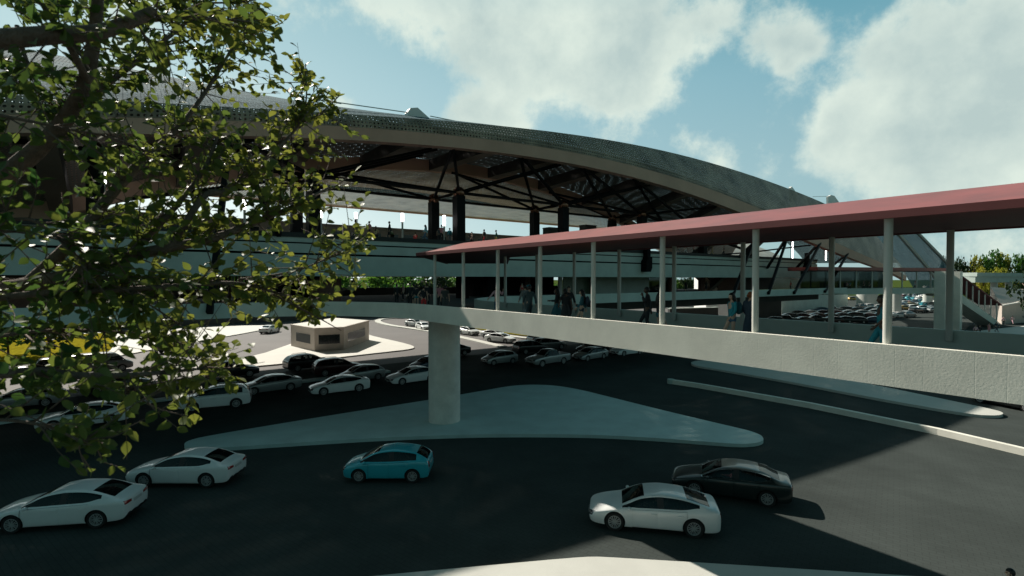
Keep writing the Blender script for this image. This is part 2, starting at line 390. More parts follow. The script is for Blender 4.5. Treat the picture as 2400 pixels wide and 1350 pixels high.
def island(name, px, h, m, it=2, mats=None):
    pts = [at(x, y, h) for x, y in px]
    pts = smooth_poly(pts, it)
    b = MB(); b.prism([(p.x, p.y) for p in pts], -.1, h)
    return struct(name, b, m)
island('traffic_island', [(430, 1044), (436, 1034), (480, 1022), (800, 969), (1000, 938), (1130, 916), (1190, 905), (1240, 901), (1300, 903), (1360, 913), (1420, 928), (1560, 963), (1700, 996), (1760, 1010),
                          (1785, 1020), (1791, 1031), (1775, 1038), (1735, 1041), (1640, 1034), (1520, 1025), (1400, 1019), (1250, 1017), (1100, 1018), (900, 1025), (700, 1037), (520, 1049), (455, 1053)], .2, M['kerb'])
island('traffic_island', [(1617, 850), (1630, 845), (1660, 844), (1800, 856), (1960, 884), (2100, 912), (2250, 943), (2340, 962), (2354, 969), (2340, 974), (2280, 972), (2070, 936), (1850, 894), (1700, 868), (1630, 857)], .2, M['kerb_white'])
island('pavement', [(700, 1368), (880, 1349), (1120, 1327), (1330, 1308), (1390, 1304), (1450, 1307), (1700, 1322), (2080, 1346), (2400, 1366), (2700, 1390), (2500, 1700), (900, 1700)], .18, M['kerb_white'], 1)
island('pavement', [(450, 862), (462, 857), (600, 834), (690, 803), (760, 780), (850, 780), (880, 789), (940, 802), (968, 810), (972, 815), (955, 819), (900, 825), (760, 841), (615, 857), (480, 866)], .15, M['plaza'], 1)
island('pavement', [(-500, 905), (-60, 872), (60, 858), (180, 846), (262, 837), (420, 807), (560, 783), (618, 772), (630, 762), (560, 763), (270, 776), (-100, 797), (-700, 830)], .15, M['plaza'], 1)
island('lawn', [(-300, 874), (40, 850), (160, 844), (245, 829), (262, 818), (268, 800), (272, 782), (250, 779), (100, 789), (-200, 806)], .17, M['lawn'], 1)
# curved kerb round the far carriageway and the lawn beyond the pillar
def strip(px, w, h, m, name):
    pts = smooth_poly([at(x, y, h) for x, y in px], 2, False)
    b = MB(); L = []; Rr = []
    for i, p in enumerate(pts):
        t = (pts[min(i + 1, len(pts) - 1)] - pts[max(i - 1, 0)]).normalized(); n = Vector((-t.y, t.x, 0)) * w / 2
        L.append(p + n); Rr.append(p - n)
    n = len(pts); vs = [(q.x, q.y, z) for z in (-.05, h) for q in L] + [(q.x, q.y, z) for z in (-.05, h) for q in Rr]
    fs = []
    for i in range(n - 1):
        fs += [(n + i, n + i + 1, 3 * n + i + 1, 3 * n + i), (i, i + 1, n + i + 1, n + i), (2 * n + i + 1, 2 * n + i, 3 * n + i, 3 * n + i + 1)]
    fs += [(0, n, 3 * n, 2 * n), (n - 1, 3 * n - 1, 4 * n - 1, 2 * n - 1)]
    b.add(vs, fs); return struct(name, b, m)
strip([(1180, 812), (1075, 788), (990, 772), (915, 762), (888, 755), (884, 750), (900, 746), (950, 744), (1000, 743)], 1.3, .16, M['kerb_white'], 'kerb')
strip([(-40, 992), (150, 966), (380, 934), (600, 906), (760, 885), (912, 868)], .9, .15, M['kerb'], 'kerb')
island('lawn', [(1010, 740), (1081, 764), (1130, 772), (1210, 784), (1262, 789), (1330, 789), (1420, 786), (1400, 760), (1200, 742)], .15, M['lawn'], 1)
strip([(1080, 768), (1130, 777), (1210, 789), (1265, 794), (1340, 794), (1440, 790)], 1.2, .17, M['kerb_white'], 'kerb')
# low barrier wall between the right-hand lanes
def barrier():
    a = [at(x, y, .38) for x, y in ((1572, 889), (1640, 899), (1900, 944), (2200, 1004), (2400, 1050), (2700, 1118))]
    b = MB(); pts = a; L = []; Rr = []
    for i, p in enumerate(pts):
        t = (pts[min(i + 1, len(pts) - 1)] - pts[max(i - 1, 0)]).normalized(); n = Vector((-t.y, t.x, 0)) * .17
        L.append(p + n); Rr.append(p - n)
    for i in range(len(pts) - 1):
        b.prism([L[i], L[i + 1], Rr[i + 1], Rr[i]], 0, .38)
    o = thing('barrier_wall', 'long low pale concrete barrier wall dividing the lanes right of the island', 'wall', (pts[2].x, pts[2].y, 0))
    part('wall', b, M['conc_bridge'], o)
    c = MB(); q = pts[0]; c.tube([(q.x, q.y, 0), (q.x, q.y, .40)], .30, 20)
    part('rounded_end', c, M['conc'], o, angle=40)
barrier()

# ================================================================ the footbridge in front
FU0, FU1 = 13.6, 19.1                    # its two edges
DECK = 7.27; PTOP = 7.93; PBOT = 7.0
def arc(cu, cv, r, a0, a1, n=10):
    return [(cu + r * math.cos(R(a0 + (a1 - a0) * i / n)), cv + r * math.sin(R(a0 + (a1 - a0) * i / n))) for i in range(n + 1)]
near_path = [(FU0, -16), (FU0, 24)] + arc(FU0 - 8.5, 27.0, 8.5, 0, 90, 14)
far_path = [(FU1, -16), (FU1, 24)] + arc(FU1 + 8.5, 27.0, 8.5, 180, 90, 14)
def ribbon(path, th, z0, z1, side):
    pts = [W(u, v) for u, v in path]; b = MB(); A = []; B = []
    for i, p in enumerate(pts):
        t = (pts[min(i + 1, len(pts) - 1)] - pts[max(i - 1, 0)]).normalized(); n = Vector((-t.y, t.x, 0)) * side
        A.append(p); B.append(p + n * th)
    n = len(pts); vs = []
    for Z in (z0, z1):
        for P in (A, B): vs += [(q.x, q.y, Z) for q in P]
    a0, b0, a1, b1 = 0, n, 2 * n, 3 * n; fs = []
    for i in range(n - 1):
        j = i + 1
        fs += [(a0 + i, a0 + j, a1 + j, a1 + i), (b0 + j, b0 + i, b1 + i, b1 + j), (a1 + i, a1 + j, b1 + j, b1 + i), (a0 + j, a0 + i, b0 + i, b0 + j)]
    fs += [(a0, a1, b1, b0), (a0 + n - 1, b0 + n - 1, b1 + n - 1, a1 + n - 1)]
    b.add(vs, fs); return b
fb = thing('footbridge', 'raised footbridge with red roof, thin round posts and pitted pale concrete parapet', 'footbridge', W(16.35, 10, 0))
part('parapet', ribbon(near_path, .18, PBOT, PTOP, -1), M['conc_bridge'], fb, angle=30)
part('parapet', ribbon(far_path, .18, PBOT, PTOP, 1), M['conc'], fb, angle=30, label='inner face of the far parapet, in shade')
dk = MB()
ins = [(u + .18, v) for u, v in near_path[:2]] + [(FU0 - 8.5 + 8.68 * math.cos(R(a)), 27.0 + 8.68 * math.sin(R(a)) - .0) for a in range(0, 91, 9)]
ins2 = [(u - .18, v) for u, v in far_path[:2]] + [(FU1 + 8.5 - 8.68 * math.cos(R(a)), 27.0 + 8.68 * math.sin(R(a))) for a in range(0, 91, 9)]
dk.prism([W(u, v) for u, v in ins + ins2[::-1]], PBOT + .003, DECK)
part('deck', dk, M['conc_dark'], fb)
pl = MB(); c = W(16.4, 29.2)
pl.tube([(c.x, c.y, .1), (c.x, c.y, PBOT + .01)], 1.02, 48)
part('pillar', pl, M['pillar'], fb, angle=40, label='thick round concrete pillar standing on the teal island')
for k in range(-3, 8):
    for uu in (FU0 + .27, FU1 - .3):
        p = W(uu, 4.2 + 3.08 * k); b = MB(); b.tube([(p.x, p.y, PTOP - .3), (p.x, p.y, 10.84)], .088, 20)
        part('post', b, M['post'], fb, angle=40)
# canopy: swept gable with hanging lips; it bends where it meets the station
path = [(16.34, -16), (16.34, 26.6), (25.3, 39.0)]
def frames(path):
    out = []
    for i, (u, v) in enumerate(path):
        d0 = Vector((path[i][0] - path[i - 1][0], path[i][1] - path[i - 1][1])) if i else None
        d1 = Vector((path[i + 1][0] - u, path[i + 1][1] - v)) if i < len(path) - 1 else None
        d0 = (d0 or d1).normalized(); d1 = (d1 or d0).normalized()
        n = Vector((d0.y + d1.y, -(d0.x + d1.x))).normalized(); k = 1 / max(.4, n.dot(Vector((d0.y, -d0.x))))
        out.append((Vector((u, v)), n * k))
    return out
def sweep(sec, path, closed=False):
    b = MB(); fr = frames(path); m = len(sec); vs = []
    for c, n in fr:
        for o, z in sec: vs.append(W(c.x + n.x * o, c.y + n.y * o, z))
    fs = []
    for i in range(len(path) - 1):
        for k in range(m if closed else m - 1):
            fs.append((i * m + k, (i + 1) * m + k, (i + 1) * m + (k + 1) % m, i * m + (k + 1) % m))
    if closed: fs += [tuple(range(m)), tuple(range((len(path) - 1) * m + m - 1, (len(path) - 1) * m - 1, -1))]
    return b.add(vs, fs)
HW = 2.78; ZE = 10.76
roof = sweep([(-HW, ZE + .17), (0, 11.60), (HW, ZE + .17), (HW - .12, ZE + .10), (0, 11.45), (-HW + .12, ZE + .10)], path, True)
part('roof', roof, M['red'], fb)
for sgn in (-1, 1):
    part('roof_edge', sweep([(sgn * HW, ZE), (sgn * HW, ZE + .168), (sgn * (HW - .16), ZE + .168), (sgn * (HW - .16), ZE)], path, True), M['red_lip'], fb)
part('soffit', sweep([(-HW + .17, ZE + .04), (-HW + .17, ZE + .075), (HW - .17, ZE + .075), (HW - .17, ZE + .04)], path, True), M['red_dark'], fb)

# ================================================================ station: lower concourse and upper deck
st = thing('station_building', 'wide two level concrete station with grooved grey fascia and dark open concourse', 'station', W(30, 46, 0))
UL, UR = -95, 98
part('parapet', ribbon([(FU0 - 8.5, 35.5), (UL, 35.5)], .2, PBOT, PTOP, -1), M['conc'], st, label='left grey parapet of the lower concourse')
part('parapet', ribbon([(FU1 + 8.5, 35.5), (UR, 35.5)], .2, PBOT, PTOP, 1), M['conc'], st, label='right grey parapet of the lower concourse')
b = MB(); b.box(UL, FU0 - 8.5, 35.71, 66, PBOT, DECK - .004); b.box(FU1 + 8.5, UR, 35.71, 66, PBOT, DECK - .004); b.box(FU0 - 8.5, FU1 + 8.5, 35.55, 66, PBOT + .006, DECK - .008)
part('concourse_floor', b, M['conc_dark'], st)
b = MB(); b.box(FU1 + 9, UR - 1, 39.6, 40.8, 5.85, PBOT - .004); part('girder', b, M['conc_dark'], st)
b = MB(); b.box(FU1 + 9, UR - 1, 58, 59, 5.9, PBOT - .004); part('girder', b, M['conc_dark'], st)
ZU = 9.66; ZT = 13.38
b = MB(); b.box(UL, 112, 46, 46.6, ZU, 11.48); part('fascia', b, M['conc'], st, label='broad lower band of the fascia')
b = MB(); b.box(UL, 112, 46.3, 46.6, 11.48, 11.66); part('groove', b, M['black'], st)
b = MB(); b.box(UL, 112, 46.03, 46.6, 11.66, 12.44); part('fascia', b, M['conc'], st, label='middle band of the fascia')
b = MB(); b.box(UL, 112, 46.3, 46.6, 12.44, 12.57); part('groove', b, M['black'], st)
b = MB(); b.box(UL, 112, 46.06, 46.6, 12.57, 12.98); part('fascia', b, M['conc'], st, label='narrow top band of the fascia')
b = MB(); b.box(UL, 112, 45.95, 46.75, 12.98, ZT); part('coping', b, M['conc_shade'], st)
b = MB(); b.box(UL, 112, 46.6, 67, ZU + .05, 13.2); part('upper_deck', b, M['deck_top'], st)
# walls seen in the open floor between the decks
def wallpx(name, x0, x1, v, m, z0=DECK, z1=ZU + .05, th=.4, label=None):
    a = onv(x0, 670, v); c = onv(x1, 670, v); u0, u1 = uv_of(a)[0], uv_of(c)[0]
    b = MB(); b.box(u0, u1, v, v + th, z0, z1); return part(name, b, m, st, label=label)
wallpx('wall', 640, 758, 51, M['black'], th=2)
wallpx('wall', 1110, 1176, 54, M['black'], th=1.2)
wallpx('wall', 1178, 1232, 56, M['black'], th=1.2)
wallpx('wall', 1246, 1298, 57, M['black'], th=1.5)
wallpx('brick_pier', 1231, 1243, 55, M['brick'], th=1)
wallpx('glazed_screen', 1320, 1390, 53, M['greenglass'], th=.15, label='mottled green glass screen')
wallpx('white_post', 1311, 1318, 52.8, M['white'], th=.3)
wallpx('wall', 1390, 1521, 52, M['conc'], th=.4, label='plain grey wall left of the window opening')
wallpx('window', 1521, 1572, 52.4, M['win'], th=.06)
wallpx('brick_pier', 1571, 1577, 52, M['brick'], th=.5); wallpx('brick_pier', 1643, 1653, 52, M['brick'], th=.6)
wallpx('brick_wall', 1683, 1735, 52, M['brick'], th=2.5)
wallpx('wall', 1736, 1810, 52.5, M['conc_dark'], th=.5)
wallpx('dark_glazing', 1810, 1996, 52.5, M['darkwin'], th=.3, label='dark glazed front with reflections')
for x in (1085, 1148):
    a = onv(x, 670, 49); u0 = uv_of(a)[0]; b = MB(); b.box(u0 - .55, u0 + .55, 48.6, 49.6, DECK, ZU + .05); part('pier', b, M['black'], st, label='square black pier')
for (x0, x1) in ((0, 130), (170, 232)):
    wallpx('brick_wall', x0, x1, 50, M['brick'], th=3)
a = onv(785, 680, 46.5); q = W(uv_of(a)[0], 49.0); b = MB(); b.tube([(q.x, q.y, DECK), (q.x, q.y, 9.45)], 1.35, 40); part('kiosk', b, M['brick'], st, angle=40, label='round rust brown kiosk drum')
b = MB(); b.box(UL, 60, 65.6, 65.9, DECK, 8.25); part('rear_parapet', b, M['conc_dark'], st)
# red and white fins of a shop front at the left
u0 = uv_of(onv(500, 670, 58))[0]; u1 = uv_of(onv(655, 670, 58))[0]
for k in range(22):
    uu = u0 + (u1 - u0) * k / 21; b = MB(); b.box(uu - .09, uu + .09, 58, 58.3, DECK, ZU + .05)
    part('shop_fin', b, M['brick'] if k % 3 else M['white'], st)
# railing brackets: black steel shoes below the columns
for px_, (ya, yb) in ((1514, (603, 637)), (1890, (618, 645))):
    a = onv(px_, ya, 45.6); c = onv(px_, yb, 45.6); u0 = uv_of(a)[0]; b = MB()
    wdt = .62 if px_ < 1600 else .75
    P = [(u0 - wdt, c.z), (u0 + wdt * .55, c.z), (u0 + wdt, c.z + .55), (u0 + wdt, a.z + .0), (u0 - wdt * .45, a.z), (u0 - wdt * .45, a.z - .2), (u0 - wdt, a.z - .55)]
    n = len(P); vs = [W(u, 45.0, z) for u, z in P] + [W(u, 45.93, z) for u, z in P]
    b.add(vs, [tuple(range(n)), tuple(range(2 * n - 1, n - 1, -1))] + [(i, n + i, n + (i + 1) % n, (i + 1) % n) for i in range(n)])
    part('column_shoe', b, M['black'], st)
    b = MB(); b.box(u0 - .2, u0 + .5, 45.2, 45.9, a.z, 14.5); part('column_shoe', b, M['black'], st)

# ================================================================ station roof
rf = thing('station_roof', 'vast arched roof of punched metal sheet on black branching steel columns', 'roof', W(36, 47, 13.2))
VF = 40.0
low_px = [(0, 322), (700, 323), (848, 327), (996, 338), (1204, 357), (1400, 393), (1478, 415), (1626, 459), (1709, 492), (1948, 583), (2059, 630)]
top_px = [(0, 283), (700, 291), (848, 292), (996, 308), (1204, 335), (1400, 366), (1549, 407), (1656, 446), (1786, 492), (1961, 566), (2070, 620)]
lip_px = [(0, 228), (300, 240), (640, 250), (801, 262), (866, 268), (955, 275.6), (1115, 286.5), (1293, 306.7), (1418, 329), (1537, 351), (1638, 376), (1786, 416), (1857, 444), (1925, 475.6), (2050, 552), (2112, 632)]
def curve(px, v, extra, deg):
    P = [(uv_of(onv(x, y, v))[0], onv(x, y, v).z) for x, y in px] + extra
    a = np.array(P); w = np.ones(len(P)); w[len(px):] = .5
    c = np.polyfit((a[:, 0] - 36) / 80, a[:, 1], deg, w=w)
    return lambda u: float(np.polyval(c, (u - 36) / 80))
zA = curve(low_px, VF, [(-40, 12.0), (-60, 7.5), (150, 7.6)], 6)
zB = curve(top_px, VF, [(-40, 13.2), (-60, 8.8), (150, 8.8)], 6)
VL = VF + 2.0
zL = curve(lip_px, VL, [(-40, 16.0), (-60, 12.0), (150, 7.0)], 6)
zL0 = zL
def dl(u): return max(.5, min(2.0, .45 * (zL0(u) - max(zB(u), zA(u) + .9))))     # how far the lip leans back
def zL(u): return H + (zL0(u) - H) * (VF + dl(u)) / VL
def zRA(u): return 21.8 - .0055 * (u - 33) ** 2
us = [x for x in np.arange(-58, 146, 2.0)]
def uvloft(rows, name, m, parent, smooth=True, label=None, thick=0):
    """rows[i][j]: grid of points; UVs in metres along both directions"""
    b = MB(); nr = len(rows); nc = len(rows[0]); vs = [p for r_ in rows for p in r_]
    fs = [(i * nc + j, i * nc + j + 1, (i + 1) * nc + j + 1, (i + 1) * nc + j) for i in range(nr - 1) for j in range(nc - 1)]
    b.add(vs, fs); me = b.mesh(name, m, smooth)
    U_ = [[0] * nc for _ in range(nr)]; V_ = [[0] * nc for _ in range(nr)]
    for i in range(nr):
        for j in range(nc):
            U_[i][j] = 0 if j == 0 else U_[i][j - 1] + (Vector(rows[i][j]) - Vector(rows[i][j - 1])).length
            V_[i][j] = 0 if i == 0 else V_[i - 1][j] + (Vector(rows[i][j]) - Vector(rows[i - 1][j])).length
    mid = nr // 2
    lay = me.uv_layers.new(name='UVMap')
    for p in me.polygons:
        for li in p.loop_indices:
            vi = me.loops[li].vertex_index; i, j = divmod(vi, nc); lay.data[li].uv = (U_[mid][j], V_[i][j])
    me.transform(Matrix.Translation(-wloc(parent))); o = link(name, me, parent)
    if label: o['label'] = label
    return o
# front arch beam
b = MB(); vs = []
for u in us:
    a, t = zA(u), max(zB(u), zA(u) + .9); vs += [W(u, VF, a), W(u, VF, t), W(u, VF + .9, t), W(u, VF + .9, a)]
fs = [(4 * i + k, 4 * i + 4 + k, 4 * i + 4 + (k + 1) % 4, 4 * i + (k + 1) % 4) for i in range(len(us) - 1) for k in range(4)]
b.add(vs, [f[::-1] for f in fs]); part('arch_beam', b, M['beam'], rf, smooth=True, angle=40)
# outer skin: bulging lip over the beam, then up to the ridge
def zr(u): return min(29.7, 29.7 - .0045 * max(0, u - 70) ** 2) if u > 70 else 29.7 - .0022 * max(0, 0 - u) ** 2
rows = []
for k in range(6):
    t = k / 5; rows.append([W(u, VF - .02 + dl(u) * t ** 1.15 - .12 * math.sin(math.pi * t), max(zB(u), zA(u) + .9) * (1 - t) + zL(u) * t) for u in us])
uvloft(rows, 'roof_lip', M['skin'], rf)
rows = [[W(u, VF + dl(u) + (22 - dl(u)) * t, zL(u) + (max(zr(u), zL(u) + .5) - zL(u)) * (t ** .9)) for u in us] for t in (0, .12, .25, .4, .6, .8, 1)]
uvloft(rows, 'roof_skin', M['skin_pale'], rf)
rows = [[W(u, 62 + 6 * t, max(zr(u), zL(u) + .5) * (1 - t) + 21.4 * t) for u in us if u <= 120] for t in (0, .33, .66, 1)]
uvloft(rows, 'roof_skin', M['skin_pale'], rf, label='rear slope of the roof ridge')
# ceiling sheets between the ribs, under the upper skin
rows = [[W(u, 40.9 + 11.2 * t, zB(u) + .9 + .6 * math.sin(math.pi * t) + (max(zRA(u) + 1.4, 9) - zB(u) - .9) * t * t) for u in us if -14 <= u <= 86] for t in (0, .2, .4, .6, .8, 1)]
uvloft(rows, 'ceiling_sheet', M['skin_in'], rf)
# rear arch and the pale sheet sloping to the back eave
ru = [u for u in np.arange(-22, 88.1, 2.0)]
b = MB(); vs = []
for u in ru:
    a = zRA(u); vs += [W(u, 52.1, a), W(u, 52.1, a + 1.3), W(u, 52.9, a + 1.3), W(u, 52.9, a)]
fs = [(4 * i + k, 4 * i + 4 + k, 4 * i + 4 + (k + 1) % 4, 4 * i + (k + 1) % 4) for i in range(len(ru) - 1) for k in range(4)]
b.add(vs, [f[::-1] for f in fs]); part('arch_beam', b, M['beam'], rf, smooth=True, angle=40, label='rear arch beam')
b = MB(); gu = [-22, -16, -10, -4, 0, 3, 5]; vs = []
for u in gu:
    a = zRA(u) + 1.2; q = max(a + .05, 21.2); vs += [W(u, 52.2, a), W(u, 52.2, q), W(u, 52.7, q), W(u, 52.7, a)]
fs = [(4 * i + k, 4 * i + 4 + k, 4 * i + 4 + (k + 1) % 4, 4 * i + (k + 1) % 4) for i in range(len(gu) - 1) for k in range(4)] + [(0, 1, 2, 3), (4 * len(gu) - 1, 4 * len(gu) - 2, 4 * len(gu) - 3, 4 * len(gu) - 4)]
b.add(vs, [f[::-1] for f in fs]); part('gable_panel', b, M['beam'], rf, label='plain taupe panel closing the left end of the rear arch')
wide = [u for u in np.arange(-22, 141, 3.0)]
rows = [[W(min(u, 88) if t == 0 else u, 52.6 + 31.4 * t, (zRA(min(u, 88)) + 1.25) * (1 - t) ** 1.6 + 21.3 * (1 - (1 - t) ** 1.6)) for u in wide] for t in (0, .12, .25, .4, .55, .7, .85, 1)]
uvloft(rows, 'rear_sheet', M['skin_rear'], rf, label='rear ceiling sheet sloping to the straight back eave')
b = MB(); b.box(-22, 140, 83.9, 84.2, 21.1, 21.5); part('eave', b, M['beam'], rf)
# deep ribs
for k, uu in enumerate(range(-4, 85, 8)):
    a0, a1 = zA(uu), zRA(uu); b = MB(); vs = []
    for v_, z_ in ((40.9, a0 + .02), (52.1, a1 + .02)):
        vs += [W(uu - .65, v_, z_), W(uu + .65, v_, z_), W(uu + .65, v_, z_ + 1.2), W(uu - .65, v_, z_ + 1.2)]
    b.add(vs, [(0, 1, 5, 4), (1, 2, 6, 5), (2, 3, 7, 6), (3, 0, 4, 7), (3, 2, 1, 0), (4, 5, 6, 7)], 0)
    b.mi[0] = 1
    part('rib', b, [M['rib'], M['rib_under']], rf)
# branching columns
ZN = 18.55
nodes = {}
for k in range(-3, 5):
    uu = 28.2 + 15 * k
    for row, vv in (('f', 47.0), ('r', 52.6)):
        if zRA(uu) < 12.5 and row == 'r': continue
        nodes[(row, k)] = (uu, vv); w_ = .5 if row == 'f' else .48
        zt = ZN if k < 3 else ZN - 2.2 * (k - 2)
        b = MB(); b.box(uu - w_, uu + w_, vv - w_, vv + w_, 13.2, zt - .35); c_ = part('column', b, M['steel'], rf)
        b = MB(); b.sphere(W(uu, vv, zt), .66, 20, 14); me = b.mesh('ball_joint', M['copper'], True); me.transform(Matrix.Translation(-wloc(c_)))
        link('ball_joint', me, c_)
def strut(p, q, w=.24): 
    b = MB(); b.bar(p, q, w); return part('strut', b, M['steel'], rf)
def dbl(p, q, off, w=.2):
    b = MB(); b.bar(Vector(p) + off, Vector(q) + off, w); b.bar(Vector(p) - off, Vector(q) - off, w); return part('strut', b, M['steel'], rf)
def zn(k): return ZN if k < 3 else ZN - 2.2 * (k - 2)
for (row, k), (uu, vv) in nodes.items():
    n = W(uu, vv, zn(k))
    if (row, k + 1) in nodes: dbl(n, W(*nodes[(row, k + 1)], zn(k + 1)), V * .25)
    if row == 'f':
        dbl(n, W(uu + 9.0, 41.2, zA(uu + 9)), U * .28)
        strut(n, W(uu - 13, 52.0, max(zRA(uu - 13), 13)))
        if ('r', k) in nodes: strut(n, W(uu, 52.6, zn(k)), .2)
    else:
        strut(n, W(uu + 10, 45.5, zA(uu + 10) + .4))
        strut(n, W(uu - 12, 52.4, max(zRA(uu - 12), 13)))
for (px_, py_), k in (((1216, 359), 1), ((1358, 384), 2), ((1484, 417), 3), ((540, 318), -1), ((1062, 343), 0)):
    a = onv(px_, py_, 40.5)
    for row in 'fr':
        if (row, k) in nodes: strut(a, W(*nodes[(row, k)], zn(k)), .26)
for (ax, ay), (bx, by), vb in (((1842, 567), (1801, 688), 35.3), ((1838, 566), (1798, 628), 45.8), ((1925, 565), (1861, 687), 35.3), ((1922, 567), (1867, 628), 45.8),
                               ((1989, 591), (1933, 684), 35.3), ((1985, 595), (1941, 631), 45.8), ((1768, 560), (1718, 691), 35.3), ((1765, 571), (1739, 605), 45.8), ((540, 310), (491, 734), 35.25), ((545, 318), (655, 552), 45.8)):
    a = onv(ax, ay, 40.4); c = onv(bx, by, vb); strut(a, c, .34)
for k, (px_, py_) in enumerate(((1216, 359),)): pass
# fins and tension cables on the roof
for (pts_px, v_, w_) in (([(955, 263), (962, 253), (979, 252), (1008, 278), (1016, 300), (962, 300)], 43.5, .6), ([(1853, 440), (1856, 437), (1862, 445), (1866, 452), (1868, 470), (1856, 470)], 60, .5), ([(1941, 461), (1948, 457), (1956, 459), (1966, 473), (1966, 490), (1942, 490)], 60, .5)):
    P = [onv(x, y, v_) for x, y in pts_px]; n = len(P); b = MB()
    b.add(P + [p + V * w_ for p in P], [tuple(range(n)), tuple(range(2 * n - 1, n - 1, -1))] + [(i, n + i, n + (i + 1) % n, (i + 1) % n) for i in range(n)])
    part('roof_fin', b, M['white'] if px_ else M['white'], rf)
for (a, c) in (((790, 240), (958, 264)), ((1008, 272), (1100, 290)), ((1905, 461), (1942, 460)), ((700, 226), (800, 243))):
    b = MB(); b.bar(onv(*a, 43.7), onv(*c, 43.7), .07); part('cable', b, M['post'], rf)
# the shell that comes down at the right-hand end, in pale ribbed panels
def shell():
    Y0 = 150
    Lp = [(1990, 500), (2020, 522), (2060, 560), (2117, 636), (2150, 690)]; Rp = [(2092, 488), (2114, 512), (2150, 549), (2221, 622), (2285, 690)]
    rows = []
    for (a, c) in zip(Lp, Rp):
        pa = ony(a[0], a[1], 128); pc = ony(c[0], c[1], 150); rows.append([pa.lerp(pc, t) for t in (0, .25, .5, .75, 1)])
    uvloft(rows, 'end_panel', M['skin_pale'], rf, label='pale ribbed shell panels coming down at the right end')
    for t in (.48, 1.0):
        b = MB(); pts = [r_[0].lerp(r_[-1], t) + Vector((0, -.4, .1)) for r_ in rows]
        for p, q in zip(pts, pts[1:]): b.bar(p, q, .95, .5)
        part('panel_rib', b, M['kerb_white'], rf)
shell()
# ================================================================ platform things behind the edge of the upper deck
def led(px_, ya, yb, label, hook=True, v=46.85):
    a = onv(px_, ya, v); u0 = uv_of(a)[0]; z0, z1 = 13.385, a.z
    o = thing('light_frame', label, 'lamp', W(u0, v, z0), 'lit white light frames on the upper deck')
    b = MB(); b.box(u0 - .16, u0 + .16, v - .06, v + .06, z0, z1)
    if hook: b.box(u0 - .62, u0 - .16, v - .06, v + .06, z1 - .3, z1)
    part('light_strip', b, M['led'], o)
    b = MB(); b.box(u0 - .2, u0 + .2, v + .062, v + .3, z0, z1); part('housing', b, M['steel'], o)
led(1086, 490, 563, 'bright white hooked light frame on the black column left of the canopy top')
led(1330, 515, 552, 'bright white hooked light frame just above the pale part of the red canopy')
led(1766, 566, 600, 'white light strip half hidden behind a pale bridge post', False)
led(1858, 567, 605, 'tall white light strip in the dark right end of the upper deck', False)
led(1936, 578, 607, 'white light strip beside the sky gap at the far right end of the deck', False)
def lamp_post(px_, ya, ym, yb, label, v=48.5):
    a = onv(px_, ya, v); m_ = onv(px_, ym, v); u0 = uv_of(a)[0]; p = W(u0, v)
    o = thing('lamp_post', label, 'lamp', (p.x, p.y, 13.2), 'slim platform lamps')
    b = MB(); b.tube([(p.x, p.y, 13.2), (p.x, p.y, m_.z)], .1, 12); part('post', b, M['post'], o, angle=40)
    b = MB(); b.tube([(p.x, p.y, m_.z), (p.x, p.y, a.z)], .15, 12); part('lamp_head', b, M['led'], o, angle=40)
lamp_post(943, 500, 519, 556, 'slim post with white tubular lamp head left of the twin black columns')
lamp_post(1041, 505, 529, 560, 'slim post with white tubular lamp head between the twin black columns')
lamp_post(834, 498, 512, 556, 'slim white lamp behind the walking woman in pink', 50)
lamp_post(752, 494, 510, 545, 'slim white platform lamp at the edge of the foliage')
lamp_post(573, 468, 490, 540, 'slim white platform lamp seen between the leaves')
lamp_post(243, 400, 430, 530, 'slim white platform lamp deep behind the foliage at far left')
# a beige train along the far platform
def train():
    v0 = 62.0
    for n_, (ua, ub, lab) in enumerate(((-20, 8, 'beige train carriage behind the foliage on the left of the upper deck'), (8.6, 36, 'beige train carriage with dark windows behind the people on the deck'), (36.6, 62, 'beige train carriage showing above the pale canopy end'))):
        o = thing('train_carriage', lab, 'train', W((ua + ub) / 2, v0 + 1.5, 13.2), 'train at the far platform')
        b = MB(); sec = [(0, 13.5), (0, 15.6), (.25, 16.0), (2.75, 16.0), (3, 15.6), (3, 13.5)]
        n = len(sec); vs = [W(ua, v0 + a, z) for a, z in sec] + [W(ub, v0 + a, z) for a, z in sec]
        b.add(vs, [tuple(range(n - 1, -1, -1)), tuple(range(n, 2 * n))] + [(i, (i + 1) % n, n + (i + 1) % n, n + i) for i in range(n)]); part('body', b, M['beige'], o)
        b = MB(); b.box(ua + .5, ub - .5, v0 + .2, v0 + 2.8, 13.2, 13.5); part('bogie_skirt', b, M['steel'], o)
        x = ua + 1.5
        while x < ub - 2:
            b = MB(); b.box(x, x + 1.5, v0 - .03, v0 + .05, 14.25, 15.15); part('window', b, M['darkwin'], o); x += 2.35
train()
# flat boxes on the roof of the deck level
for px0, px1, yt, lab in ((1374, 1398, 528, 'small grey plant box behind the canopy, right of the hooked light'), (1288, 1320, 534, 'small grey plant box behind the canopy, left of the hooked light')):
    a = onv(px0, yt, 56); c = onv(px1, yt, 56); b = MB(); b.box(uv_of(a)[0], uv_of(c)[0], 56, 57.5, 13.2, a.z)
    o = thing('plant_box', lab, 'box', W(uv_of(a)[0], 56, 13.2), 'plant boxes'); part('housing', b, M['conc_dark'], o)
    b = MB(); b.box(uv_of(a)[0] - .05, uv_of(c)[0] + .05, 55.95, 57.55, a.z, a.z + .12); part('lid', b, M['conc_shade'], o)

